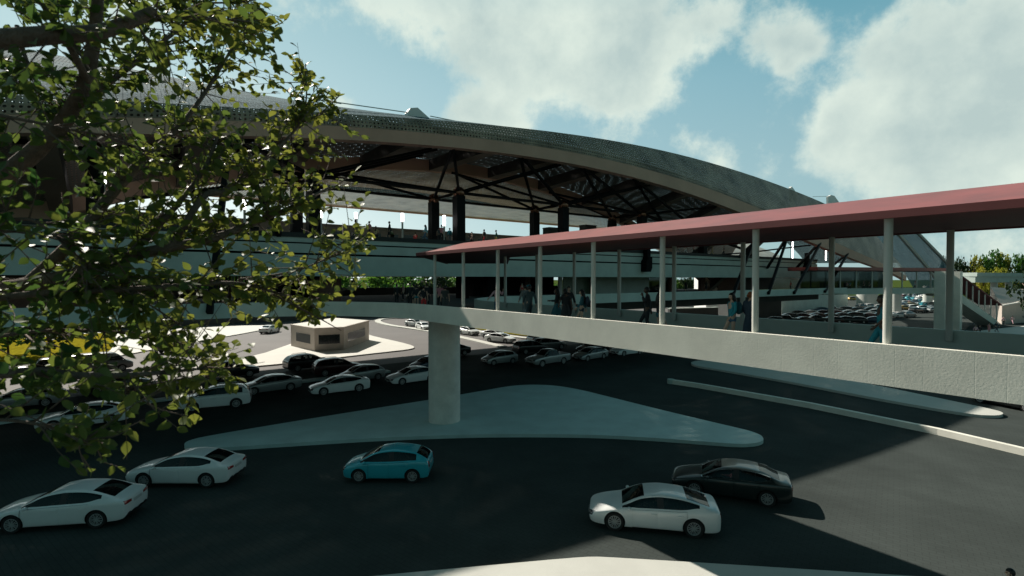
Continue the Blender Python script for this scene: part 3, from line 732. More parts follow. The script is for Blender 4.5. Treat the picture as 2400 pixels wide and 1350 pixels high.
# ================================================================ booth on the sunlit island
def booth():
    hz = 2.9
    B = [at(682, 813), at(737, 826), at(806, 822), at(865, 799)]
    bk = B[3] + (B[0] - B[1]) * 1.15 + (B[0] - B[3]) * .12
    P = [(p.x, p.y) for p in B] + [(bk.x, bk.y)]
    o = thing('booth', 'small flat roofed beige booth with wide windows on the sunlit island', 'booth', (*P[1], .15))
    b = MB(); b.prism(P, .1, hz); part('wall', b, M['booth'], o)
    c = Vector((sum(p[0] for p in P) / 5, sum(p[1] for p in P) / 5, 0))
    for s_, z0, z1, nm, m in ((1.012, hz, hz + .22, 'parapet', M['booth']), (.965, hz + .222, hz + .235, 'roof', M['plaza'])):
        b = MB(); b.prism([tuple((Vector((*p, 0)) - c) * s_ + c)[:2] for p in P], z0, z1); part(nm, b, m, o)
    for i, (t0, t1, m) in enumerate(((.24, .84, M['win']), (.14, .86, M['darkwin']), (.14, .82, M['darkwin']))):
        a, q = Vector((*P[i], 0)), Vector((*P[i + 1], 0)); n = Vector(((q - a).y, -(q - a).x, 0)).normalized()
        if n.dot(c - a) > 0: n = -n
        p0, p1 = a.lerp(q, t0), a.lerp(q, t1); b = MB()
        b.prism([p0 + n * .015, p1 + n * .015, p1 - n * .1, p0 - n * .1], 1.0, 2.2); w_ = part('window', b, m, o)
        b = MB()
        for (f0, f1, z0, z1) in ((t0 - .012, t1 + .012, 2.2, 2.28), (t0 - .012, t1 + .012, .92, 1.0)):
            e0, e1 = a.lerp(q, f0), a.lerp(q, f1); b.prism([e0 + n * .05, e1 + n * .05, e1 - n * .05, e0 - n * .05], z0, z1)
        me = b.mesh('frame', M['booth']); me.transform(Matrix.Translation(-wloc(w_))); link('frame', me, w_)
booth()

# ================================================================ behind: retaining wall, far structures
o = thing('retaining_wall', 'long dark retaining wall closing the far side of the sunlit forecourt', 'wall', W(0, 121, 0))
b = MB(); b.box(-190, 64, 121, 122.5, 0, 5.6); part('wall', b, M['conc_dark'], o)
b = MB(); b.box(-190, 64, 120.9, 122.6, 5.6, 5.75); part('coping', b, M['conc_shade'], o)

# grey slanted wall and dark block under the concourse at right
def gwall(name, pts, z1, m, lab, cat='wall', th=.8):
    P = [at(x, y) for x, y in pts]; o = thing(name, lab, cat, (P[0].x, P[0].y, 0)); b = MB()
    d = (P[1] - P[0]).normalized(); n = Vector((-d.y, d.x, 0)) * th
    b.prism([P[0], P[1], P[1] + n, P[0] + n], 0, z1); part('face', b, m, o)
    b = MB(); b.prism([P[0] - n * .1, P[1] - n * .1, P[1] + n * 1.1, P[0] + n * 1.1], z1, z1 + .15); part('coping', b, M['conc'], o)
gwall('ramp_wall', [(1832, 736), (1987, 719)], 6.2, M['conc'], 'long plain grey wall slanting away behind the parked cars')
gwall('service_block', [(1740, 748), (1831, 746)], 4.4, M['conc_dark'], 'dark square service block left of the slanting grey wall', 'building', 9)
gwall('low_wall', [(1570, 742), (1826, 733)], 1.9, M['conc_dark'], 'long low dark wall in the shade left of the service block')
gwall('planter_wall', [(1655, 727), (1790, 722)], 1.6, M['booth'], 'low pinkish wall catching the sun behind the long dark one')
gwall('white_wall', [(1470, 722), (1580, 721)], 3.0, M['white'], 'low white sunlit wall far behind the bridge walkers')
def white_block():
    a = ony(1655, 690, 150); c = ony(1692, 690, 150); o = thing('white_building', 'white sunlit building seen at the right of the concourse window opening', 'building', (a.x, 150, 0))
    b = MB(); b.abox(a.x, c.x, 150, 160, 0, 11); part('wall', b, M['white'], o); b = MB(); b.abox(c.x - 1.2, c.x + .02, 149.9, 160.1, 0, 11.1); part('corner_pier', b, M['white'], o)
white_block()
def colm(px_, yb, r, lab, z1=PBOT):
    p = at(px_, yb); o = thing('concrete_column', lab, 'column', (p.x, p.y, 0), 'thick columns in the rear car park')
    b = MB(); b.tube([(p.x, p.y, 0), (p.x, p.y, z1)], r, 32); part('shaft', b, M['post'], o, angle=40)
    b = MB(); b.tube([(p.x, p.y, 0), (p.x, p.y, .25)], r * 1.08, 32); part('plinth', b, M['kerb'], o, angle=40)
colm(2032, 721, 3.0, 'thick white round column behind the parked cars, left one')
colm(2100, 741, 1.1, 'narrow pale column just right of the near teal shirted man')
colm(2174, 717, 1.4, 'thick white round column behind the parked cars, near the tall slabs')

# second bridge, its two tall slabs and the covered stair
def bridge2():
    o = thing('stair_bridge', 'distant covered bridge with red roof, two tall concrete slabs and a covered stair', 'footbridge', (75, 95, 0))
    A = Vector((53, 87, 0)); B = Vector((82, 97, 0)); d = (B - A).normalized(); n = Vector((-d.y, d.x, 0))
    def slab(name, a, c, off0, off1, z0, z1, m, **k):
        b = MB(); b.prism([a + n * off0, c + n * off0, c + n * off1, a + n * off1], z0, z1); return part(name, b, m, o, **k)
    slab('deck', A, B, .1, 5, PBOT - .25, DECK, M['conc_dark'])
    slab('parapet', A, B, 0, .15, PBOT - .3, 7.75, M['conc'])
    slab('parapet', A, B, 4.9, 5.05, PBOT - .3, 7.75, M['conc'])
    slab('roof', A - d * 2, B + d * .8, -.5, 5.6, 10.9, 11.45, M['red'])
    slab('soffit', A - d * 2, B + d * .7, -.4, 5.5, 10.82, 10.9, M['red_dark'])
    L_ = (B - A).length
    for i in range(9):
        p = A + d * (L_ * i / 8) + n * .08
        if 0 < i < 9: b = MB(); b.tube([(p.x, p.y, 7.75), (p.x, p.y, 10.82)], .12, 10); part('post', b, M['post'], o)
    slab('glazing', A, A + d * L_ * .68, 4.6, 4.66, 7.75, 10.8, M['win'])
    # tall slabs
    # tall slabs, set square to the station
    for x0, x1, Y, dep in ((2189, 2215, 92.0, 1.4), (2231, 2250, 94.0, 1.6)):
        p1 = ony(x1, 700, Y); u0, v1 = uv_of(p1); v2 = uv_of(onu(x0, 700, u0))[1]; b = MB(); b.box(u0, u0 + dep, v1, v2, 0, 10.8); part('tall_slab', b, M['conc_bridge'], o)
    # stair: slanted flight going down to the right
    T = B + n * .1; F = ony(2338, 770, 101); F.z = 0; e = Vector((F.x - T.x, F.y - T.y, 0)); Ls = e.length; e.normalize(); m_ = Vector((-e.y, e.x, 0))
    b = MB(); vs = []
    for s_ in (0, 3.4):
        for t, zt, zb in ((0, 7.7, 6.2), (.16, 7.7, 6.0), (1.0, 1.1, -.1), (1.0, 1.1, -.1)):
            p = T + e * (Ls * t) + m_ * s_; vs += [(p.x, p.y, zt), (p.x, p.y, zb)]
    fs = []
    for i in range(3):
        a = 2 * i; fs += [(a, a + 2, a + 3, a + 1), (8 + a, 8 + a + 1, 8 + a + 3, 8 + a + 2), (a, 8 + a, 8 + a + 2, a + 2), (a + 1, a + 3, 8 + a + 3, 8 + a + 1)]
    fs += [(0, 1, 9, 8), (6, 14, 15, 7)]; b.add(vs, fs); part('stair_flight', b, M['conc'], o)
    b = MB(); vs = []
    for s_ in (-.3, 3.8):
        for t, z in ((-.02, 11.2), (.14, 11.2), (1.04, 4.4)):
            p = T + e * (Ls * t) + m_ * s_; vs += [(p.x, p.y, z), (p.x, p.y, z - .25)]
    fs = []
    for i in range(2):
        a = 2 * i; fs += [(a, a + 2, a + 3, a + 1), (6 + a, 6 + a + 1, 6 + a + 3, 6 + a + 2), (a, 6 + a, 6 + a + 2, a + 2), (a + 1, a + 3, 6 + a + 3, 6 + a + 1)]
    fs += [(0, 1, 7, 6), (4, 10, 11, 5)]; b.add(vs, fs); part('stair_roof', b, M['red_dark'], o)
    for i in range(9):
        t = .06 + .92 * i / 8; p = T + e * (Ls * t); zb = 7.7 if t < .16 else 7.7 - 6.6 * (t - .16) / .84; zt = 11 if t < .14 else 11 - 6.8 * (t - .14) / .9
        b = MB(); b.tube([(p.x, p.y, zb), (p.x, p.y, zt)], .11, 8); part('post', b, M['post'], o)
bridge2()
# wedge shaped concrete building beside the stair, and the far viaduct
def wedge():
    o = thing('ramp_building', 'wedge shaped concrete ramp building right of the covered stair', 'building', (100, 108, 0))
    a = ony(2348, 745, 106); c = ony(2420, 745, 112); a2 = ony(2322, 690, 128); c2 = ony(2460, 690, 140)
    za = ony(2348, 717, 106).z; zc = ony(2400, 708, 111).z + .3; zb = ony(2322, 686, 128).z + .2
    b = MB(); b.add([(a.x, a.y, 0), (c.x, c.y, 0), (c2.x, c2.y, 0), (a2.x, a2.y, 0), (a.x, a.y, za), (c.x, c.y, zc), (c2.x, c2.y, zb), (a2.x, a2.y, zb + 1.2)],
        [(0, 1, 5, 4), (1, 2, 6, 5), (2, 3, 7, 6), (3, 0, 4, 7), (4, 5, 6), (4, 6, 7)]); part('wall', b, M['booth'], o)
    b = MB(); b.bar((a.x, a.y - .1, za + .1), (c.x, c.y - .1, zc + .1), .5, .25); part('coping', b, M['kerb_white'], o)
    o = thing('viaduct', 'far concrete viaduct on thick round columns before the bright trees', 'bridge', (150, 165, 0))
    p = [ony(2286, 640, 158), ony(2372, 640, 170), ony(2560, 640, 196)]; b = MB()
    for q, r_ in zip(p, p[1:]):
        b.prism([(q.x, q.y), (r_.x, r_.y), (r_.x + 3, r_.y + 9), (q.x - 3, q.y + 9)], 8.3, 10.2); b.prism([(q.x, q.y - .6), (r_.x, r_.y - .6), (r_.x + 3, r_.y + 9.6), (q.x - 3, q.y + 9.6)], 10.2, 11.4)
    part('deck', b, M['conc'], o)
    for x, Y in ((2330, 168), (2364, 172), (2410, 180)):
        q = ony(x, 660, Y); b = MB(); b.tube([(q.x, q.y, 0), (q.x, q.y, 8.3)], .9, 24); part('column', b, M['post'], o, angle=40)
wedge()
island('pavement', [(2180, 800), (2270, 778), (2330, 771), (2420, 762), (2600, 756), (2700, 800), (2400, 830)], .12, M['plaza'], 1)
island('pavement', [(1832, 738), (1900, 733), (1990, 723), (2080, 712), (2200, 703), (2200, 706), (2080, 717), (1990, 728), (1900, 741)], .12, M['plaza'], 0)
# ================================================================ cars
def paint(name, c, metal=.0, rough=.28):
    m = mat(name, c, rough, metal, var=.03, scale=1.5, coat=.6, spec=.4)
    nt = m.node_tree; N = nt.nodes; L = nt.links; b = N['Principled BSDF']; out = N['Material Output']
    ge = N.new('ShaderNodeNewGeometry'); d = N.new('ShaderNodeBsdfDiffuse'); d.inputs[0].default_value = (.012, .012, .012, 1)
    mx = N.new('ShaderNodeMixShader'); L.new(ge.outputs['Backfacing'], mx.inputs[0]); L.new(b.outputs[0], mx.inputs[1]); L.new(d.outputs[0], mx.inputs[2]); L.new(mx.outputs[0], out.inputs[0])
    return m       # the inside of the shell is dark lining
PAINT = {'white': paint('white_paint', (.72, .73, .72)), 'silver': paint('silver_paint', (.34, .36, .36), .35), 'grey': paint('grey_paint', (.12, .125, .12), .3),
         'black': paint('black_paint', (.010, .012, .013)), 'green': paint('dark_green_grey_paint', (.022, .032, .031), .3), 'blue': paint('blue_paint', (.03, .38, .46), .1),
         'red': paint('red_paint', (.32, .035, .03)), 'gold': paint('gold_paint', (.35, .22, .04), .2), 'navy': paint('navy_paint', (.02, .05, .09), .2), 'maroon': paint('maroon_paint', (.05, .012, .012), .1)}
M['carglass'] = glass('car_glass', (.24, .27, .27), .42)
M['tyre'] = mat('tyre_rubber', (.012, .012, .012), .85, var=.1, scale=8)
M['rim'] = mat('alloy_rim', (.40, .41, .41), .35, metal=.35, var=.05)
M['trim'] = mat('black_trim', (.008, .008, .009), .5, var=0)
M['cabin'] = mat('cabin_cloth', (.018, .018, .019), .9, var=.2, scale=5)
M['lampred'] = mat('red_lamp', (.30, .012, .010), .15, var=0, coat=1)
M['lampclear'] = mat('clear_lamp', (.05, .055, .06), .08, var=0, coat=1, spec=.8)
M['chrome'] = mat('chrome_trim', (.75, .75, .75), .12, metal=1, var=0)
M['plate'] = mat('number_plate', (.45, .46, .45), .4, var=0)

# each type: stations (x, sill z, shoulder z, top z, width factor, kind); h hood, c cowl, m slanted glass, g greenhouse, d deck
def scale_l(st, k): return [(x * k, *r_) for x, *r_ in st]
TYPES = {
 'sedan': dict(L=4.78, W=1.84, H=1.43, wx=(1.42, -1.40), r=.335, doors=(.98, -.20, -1.14), st=[
    (2.39, .34, .50, .58, .72, 'h'), (2.33, .24, .58, .67, .85, 'h'), (2.14, .19, .66, .75, .95, 'h'), (1.70, .17, .76, .86, .995, 'h'), (1.34, .16, .82, .925, 1.0, 'h'),
    (1.16, .16, .855, .965, 1.0, 'c'), (.78, .16, .88, 1.17, 1.0, 'm'), (.36, .16, .90, 1.355, 1.0, 'g'), (-.20, .16, .91, 1.43, 1.0, 'g'), (-.29, .16, .915, 1.432, 1.0, 'g'),
    (-.72, .16, .925, 1.42, 1.0, 'g'), (-1.14, .16, .935, 1.365, 1.0, 'g'), (-1.52, .17, .95, 1.245, .995, 'm'), (-1.92, .19, .965, 1.075, .985, 'd'), (-2.16, .21, .965, 1.045, .96, 'd'), (-2.30, .25, .93, 1.03, .92, 'd'), (-2.38, .36, .80, .93, .87, 'd')]),
 'fastback': dict(L=4.76, W=1.86, H=1.41, wx=(1.42, -1.40), r=.345, doors=(.96, -.20, -1.16), st=[
    (2.38, .34, .49, .57, .70, 'h'), (2.32, .23, .57, .66, .84, 'h'), (2.12, .19, .65, .74, .945, 'h'), (1.70, .17, .745, .85, .995, 'h'), (1.34, .16, .805, .915, 1.0, 'h'),
    (1.16, .16, .84, .955, 1.0, 'c'), (.78, .16, .865, 1.16, 1.0, 'm'), (.36, .16, .885, 1.34, 1.0, 'g'), (-.20, .16, .90, 1.41, 1.0, 'g'), (-.29, .16, .905, 1.411, 1.0, 'g'),
    (-.76, .16, .915, 1.39, 1.0, 'g'), (-1.18, .16, .935, 1.325, 1.0, 'g'), (-1.62, .17, .955, 1.195, .995, 'm'), (-2.04, .19, .97, 1.065, .98, 'd'), (-2.20, .21, .965, 1.045, .96, 'd'), (-2.31, .25, .93, 1.03, .92, 'd'), (-2.37, .36, .80, .92, .87, 'd')]),
 'hatch': dict(L=4.02, W=1.72, H=1.50, wx=(1.22, -1.25), r=.315, doors=(.96, -.25, -1.02), st=[
    (2.01, .34, .54, .63, .74, 'h'), (1.96, .24, .63, .72, .85, 'h'), (1.80, .19, .71, .80, .95, 'h'), (1.50, .17, .79, .89, .995, 'h'), (1.32, .16, .84, .95, 1.0, 'h'),
    (1.20, .16, .87, .99, 1.0, 'c'), (.80, .16, .91, 1.24, 1.0, 'm'), (.36, .16, .915, 1.42, 1.0, 'g'), (-.25, .16, .93, 1.49, 1.0, 'g'), (-.33, .16, .935, 1.488, 1.0, 'g'),
    (-.70, .16, .955, 1.465, 1.0, 'g'), (-1.08, .16, .98, 1.42, 1.0, 'g'), (-1.42, .17, .995, 1.35, .98, 'g'), (-1.76, .19, .995, 1.15, .955, 'm'), (-1.93, .22, .96, 1.04, .94, 'd'), (-1.985, .28, .86, .96, .91, 'd'), (-2.01, .38, .72, .80, .87, 'd')]),
 'suv': dict(L=4.62, W=1.88, H=1.68, wx=(1.36, -1.36), r=.365, doors=(1.02, -.18, -1.1), st=[
    (2.31, .40, .66, .76, .76, 'h'), (2.26, .30, .76, .86, .87, 'h'), (2.08, .25, .85, .94, .96, 'h'), (1.70, .23, .93, 1.04, .995, 'h'), (1.40, .22, .98, 1.09, 1.0, 'h'),
    (1.24, .22, 1.0, 1.12, 1.0, 'c'), (.84, .22, 1.03, 1.38, 1.0, 'm'), (.42, .22, 1.05, 1.59, 1.0, 'g'), (-.18, .22, 1.06, 1.67, 1.0, 'g'), (-.28, .22, 1.06, 1.672, 1.0, 'g'),
    (-.80, .22, 1.07, 1.665, 1.0, 'g'), (-1.25, .22, 1.085, 1.64, 1.0, 'g'), (-1.82, .23, 1.10, 1.57, .985, 'g'), (-2.10, .26, 1.09, 1.30, .965, 'm'), (-2.22, .29, 1.05, 1.13, .94, 'd'), (-2.28, .34, .95, 1.04, .91, 'd'), (-2.31, .44, .78, .88, .87, 'd')]),
 'estate': dict(L=4.80, W=1.84, H=1.46, wx=(1.42, -1.42), r=.34, doors=(.98, -.20, -1.14), st=[
    (2.40, .34, .50, .58, .72, 'h'), (2.34, .24, .58, .67, .85, 'h'), (2.14, .19, .66, .75, .95, 'h'), (1.70, .17, .76, .86, .995, 'h'), (1.34, .16, .82, .925, 1.0, 'h'),
    (1.16, .16, .855, .965, 1.0, 'c'), (.78, .16, .88, 1.18, 1.0, 'm'), (.36, .16, .90, 1.375, 1.0, 'g'), (-.20, .16, .915, 1.455, 1.0, 'g'), (-.29, .16, .918, 1.457, 1.0, 'g'),
    (-.80, .16, .93, 1.455, 1.0, 'g'), (-1.25, .16, .945, 1.43, 1.0, 'g'), (-1.90, .17, .96, 1.36, .985, 'g'), (-2.20, .19, .965, 1.16, .965, 'm'), (-2.33, .22, .94, 1.02, .94, 'd'), (-2.37, .27, .84, .94, .91, 'd'), (-2.40, .38, .70, .78, .87, 'd')]),
 'pickup': dict(L=5.25, W=1.90, H=1.78, wx=(1.58, -1.55), r=.39, doors=(1.02, .02, -.72), bed=True, st=[
    (2.62, .45, .70, .80, .80, 'h'), (2.57, .36, .82, .93, .89, 'h'), (2.36, .32, .92, 1.03, .96, 'h'), (1.85, .30, 1.0, 1.10, .995, 'h'), (1.30, .30, 1.05, 1.15, 1.0, 'h'),
    (1.12, .30, 1.07, 1.18, 1.0, 'c'), (.74, .30, 1.09, 1.50, 1.0, 'm'), (.36, .30, 1.10, 1.74, 1.0, 'g'), (.02, .30, 1.10, 1.775, 1.0, 'g'), (-.08, .30, 1.10, 1.78, 1.0, 'g'),
    (-.40, .30, 1.105, 1.775, 1.0, 'g'), (-.74, .30, 1.11, 1.73, 1.0, 'g'), (-.92, .30, 1.12, 1.42, 1.0, 'm'), (-1.02, .30, 1.14, 1.17, 1.0, 'd'), (-1.8, .32, 1.15, 1.17, 1.0, 'd'), (-2.50, .34, 1.15, 1.17, .99, 'd'), (-2.58, .38, 1.12, 1.16, .97, 'd'), (-2.62, .46, 1.05, 1.12, .96, 'd')]),
 'van': dict(L=5.3, W=1.98, H=2.05, wx=(1.65, -1.45), r=.35, doors=(1.55, .55, -.6), st=[
    (2.65, .42, .70, .80, .82, 'h'), (2.60, .32, .82, .92, .90, 'h'), (2.42, .27, .94, 1.03, .96, 'h'), (2.12, .25, 1.05, 1.16, .99, 'h'), (1.98, .24, 1.10, 1.22, 1.0, 'c'),
    (1.62, .24, 1.16, 1.62, 1.0, 'm'), (1.22, .24, 1.18, 1.95, 1.0, 'g'), (.55, .24, 1.19, 2.02, 1.0, 'g'), (.45, .24, 1.19, 2.025, 1.0, 'g'), (-.6, .24, 1.20, 2.04, 1.0, 'g'),
    (-1.5, .24, 1.20, 2.04, 1.0, 'g'), (-2.3, .25, 1.20, 2.02, .99, 'g'), (-2.48, .27, 1.20, 1.95, .985, 'g'), (-2.58, .32, 1.18, 1.25, .98, 'd'), (-2.63, .42, .95, 1.05, .96, 'd'), (-2.65, .5, .85, .95, .94, 'd')]),
}
def ring(spec, s):
    x, zb, zs, zt, wf, kind = s; w = spec['W'] / 2 * wf; w0 = spec['W'] / 2; h = zt - zs
    P = [(0, zb), (.72 * w, zb), (.93 * w, zb + .03), (.985 * w, zb + .17), (w, zb + (zs - zb) * .55), (.99 * w, zs - .07), (.955 * w, zs)]
    van = spec is TYPES['van']
    if kind in 'gm':
        t = min(1, h / .5); lean = (.09 if van else .20) * w0
        y7 = .905 * w; y8 = y7 - lean * t
        z7 = zs + .03
        if kind == 'm' and x < 0 and (spec is TYPES['sedan'] or spec is TYPES['fastback']): y7, z7 = y8 + .035, zs + h * .60
        P += [(y7, z7), (y8, zs + h * .84), (y8 * .90, zs + h * .955), (y8 * .5, zt - .012 * t), (0, zt)]
    elif spec.get('bed') and x < -.95:
        P += [(.90 * w, zt), (.86 * w, zt), (.80 * w, zt - .005), (.4 * w, zt - .006), (0, zt - .006)]
    else:
        P += [(.89 * w, zs + h * .34), (.80 * w, zs + h * .56), (.69 * w, zs + h * .74), (.36 * w, zs + h * .94), (0, zs + h)]
    return [(x, y, z) for y, z in P]
def mk_temp(mb, name, mats):
    o = link(name, mb.mesh(name, mats, True)); return o
def evaluate(o):
    bpy.context.view_layer.update(); dg = bpy.context.evaluated_depsgraph_get()
    return bpy.data.meshes.new_from_object(o.evaluated_get(dg))
def rm(o):
    me = o.data; bpy.data.objects.remove(o)
    if me and me.users == 0: bpy.data.meshes.remove(me)
BODY, WS, RW, SWF, SWR, DF, DR, TRIM = range(8)
def outward(me):
    bm = bmesh.new(); bm.from_mesh(me); bmesh.ops.recalc_face_normals(bm, faces=bm.faces)
    if bm.calc_volume(signed=True) < 0: bmesh.ops.reverse_faces(bm, faces=bm.faces)
    bm.to_mesh(me); bm.free()
def car_shell(spec, sub=2, wells=True):
    for n in (-36, 36, -41):            # a negative count: the manifold solver
        me = car_shell_n(spec, sub, wells, n); bm = bmesh.new(); bm.from_mesh(me); v = bm.calc_volume(signed=True); bm.free()
        if v > 0: return me
    return me
def car_shell_n(spec, sub, wells, seg):
    st = spec['st']; b = MB(); rings = [ring(spec, s) for s in st]; m = len(rings[0]); tot = 2 * m - 2; vs = []
    for rg in rings:
        vs += rg + [(x, -y, z) for x, y, z in rg[-2:0:-1]]
    fs = []; mi = []; dx = spec['doors']
    bpillar = max(i for i, s in enumerate(st) if s[0] >= dx[1] - 1e-6)
    lastg = max(i for i, s in enumerate(st) if s[5] == 'g')
    van = spec is TYPES['van']
    for i in range(len(st) - 1):
        a, c = st[i], st[i + 1]; k2 = a[5] + c[5]; xm = (a[0] + c[0]) / 2
        for k in range(tot):
            k_ = k if k < m - 1 else tot - 1 - k     # strip number, mirrored
            fs.append((i * tot + k, i * tot + (k + 1) % tot, (i + 1) * tot + (k + 1) % tot, (i + 1) * tot + k))
            v = BODY
            if k_ in (9, 10):
                if k2 in ('cm', 'mg') : v = WS
                elif i >= lastg and k2 in ('gm', 'md', 'gd') and not (van and k2 != 'gd'): v = RW
            if k_ == 7:
                if k2 in ('cm', 'mg', 'gg', 'gm'):
                    if xm > dx[1]: v = SWF
                    elif i == bpillar: v = TRIM
                    elif xm > dx[2] - .12 or (spec in (TYPES['sedan'], TYPES['fastback']) and k2 == 'gm') or (spec['L'] < 4.1 and xm > -1.5) or (spec in (TYPES['suv'], TYPES['estate']) and xm > -1.9): v = SWR
                    if van and xm < dx[1]: v = BODY
            if k_ in (2, 3, 4, 5) and v == BODY:
                if dx[1] < xm < dx[0]: v = DF
                elif dx[2] < xm < dx[1]: v = DR
            if k_ in (0, 1) : v = TRIM
            mi.append(v)
    fs += [tuple(range(tot))[::-1], tuple((len(st) - 1) * tot + k for k in range(tot))]; mi += [BODY, BODY]
    b.add(vs, fs); b.mi = mi
    b.f = [f[::-1] for f in b.f]
    cols = [bpy.data.materials.new('slot%d' % q) for q in range(8)]
    o = mk_temp(b, 'shell', cols)
    me = o.data
    # firm edges: glass outline rows and sill
    cr = me.attributes.new('crease_edge', 'FLOAT', 'EDGE')
    for e in me.edges:
        r0, r1 = e.vertices[0] % tot, e.vertices[1] % tot
        if r0 == r1 and r0 in (2, tot - 2): cr.data[e.index].value = .6
        if r0 == r1 and r0 in (6, tot - 6): cr.data[e.index].value = .35
        if r0 == r1 and r0 in (7, 8, tot - 7, tot - 8) and st[min(e.vertices[0], e.vertices[1]) // tot][5] in 'gm': cr.data[e.index].value = .45
        if r0 != r1 and e.vertices[0] // tot == e.vertices[1] // tot and st[e.vertices[0] // tot][5] in 'c': cr.data[e.index].value = .3
    md = o.modifiers.new('sub', 'SUBSURF'); md.levels = sub; md.render_levels = sub
    cut = []
    if wells:
        for wx in spec['wx']:
            for sg in (1, -1):
                cb = MB(); w0 = spec['W'] / 2
                cb.tube([(wx, sg * (w0 - .30), spec['r'] + .01), (wx, sg * (w0 + .2), spec['r'] + .01)], spec['r'] * 1.13, abs(seg))
                c = mk_temp(cb, 'cut', [cols[7]]); c.data.polygons.foreach_set('use_smooth', [False] * len(c.data.polygons)); cut.append(c)
                bm_ = o.modifiers.new('b', 'BOOLEAN'); bm_.operation = 'DIFFERENCE'; bm_.object = c
                bm_.solver = 'EXACT' if seg > 0 else 'MANIFOLD'
                bm_.material_mode = 'TRANSFER'
    # make cutters' normals consistent
    for c in cut:
        outward(c.data)
    outward(o.data)
    res = evaluate(o)
    rm(o)
    for c in cut: rm(c)
    for q in cols: bpy.data.materials.remove(q)
    return res
def pick(src, test, mats, name, groove=0.0):
    """the faces of src that pass test(material index, centre) as a mesh of their own"""
    bm = bmesh.new(); bm.from_mesh(src); dl = [f for f in bm.faces if test(f.material_index, f.calc_center_median()) is None]
    for f in bm.faces: f.tag = False
    bmesh.ops.delete(bm, geom=dl, context='FACES')
    if groove:
        for v in bm.verts:
            if v.is_boundary: v.co -= v.normal * groove
    for f in bm.faces:
        f.material_index = test(f.material_index, f.calc_center_median()) or 0; f.smooth = True
    me = bpy.data.meshes.new(name); bm.to_mesh(me); bm.free()
    for x in mats: me.materials.append(x)
    me.set_sharp_from_angle(angle=R(48)); return me
def wheel_meshes(r, w=.23, ns=7):
    t = MB(); prof = [(.66, -.42), (.93, -.5), (1.0, -.36), (1.0, .36), (.93, .5), (.66, .42)]; n = 36
    vs = []; 
    for k in range(n):
        a = 2 * math.pi * k / n
        for q, y in prof: vs.append((r * q * math.cos(a), w * y, r * q * math.sin(a)))
    m = len(prof); fs = [(k * m + j, k * m + j + 1, ((k + 1) % n) * m + j + 1, ((k + 1) % n) * m + j) for k in range(n) for j in range(m - 1)]
    t.add(vs, fs); ty = t.mesh('tyre', M['tyre'], True, 40)
    c = MB(); rr = r * .69; vs = []
    pr = [(rr, .36), (rr, .44), (rr * .90, .44), (rr * .86, .05)]
    for k in range(n):
        a = 2 * math.pi * k / n
        for q, y in pr: vs.append((q * math.cos(a), w * y, q * math.sin(a)))
    m = len(pr); c.add(vs, [(k * m + j, k * m + j + 1, ((k + 1) % n) * m + j + 1, ((k + 1) % n) * m + j) for k in range(n) for j in range(m - 1)], 0)
    c.add([(rr * .88 * math.cos(2 * math.pi * k / n), w * .05, rr * .88 * math.sin(2 * math.pi * k / n)) for k in range(n)], [tuple(range(n))], 1)
    for k in range(ns):
        for d in (-.10, .10):
            a = 2 * math.pi * k / ns + d; a2 = 2 * math.pi * k / ns + d * 2.0
            c.bar((rr * .12 * math.cos(a), w * .36, rr * .12 * math.sin(a)), (rr * .93 * math.cos(a2), w * .38, rr * .93 * math.sin(a2)), rr * .085, rr * .12)
    c.tube([(0, w * .2, 0), (0, w * .42, 0)], rr * .2, 12)
    return ty, c.mesh('rim', [M['rim'], M['trim']])
WHEELS = {}
SHELLS = {}
def flip_y(me):
    m2 = me.copy(); m2.transform(Matrix.Scale(-1, 4, (0, 1, 0))); m2.flip_normals(); return m2
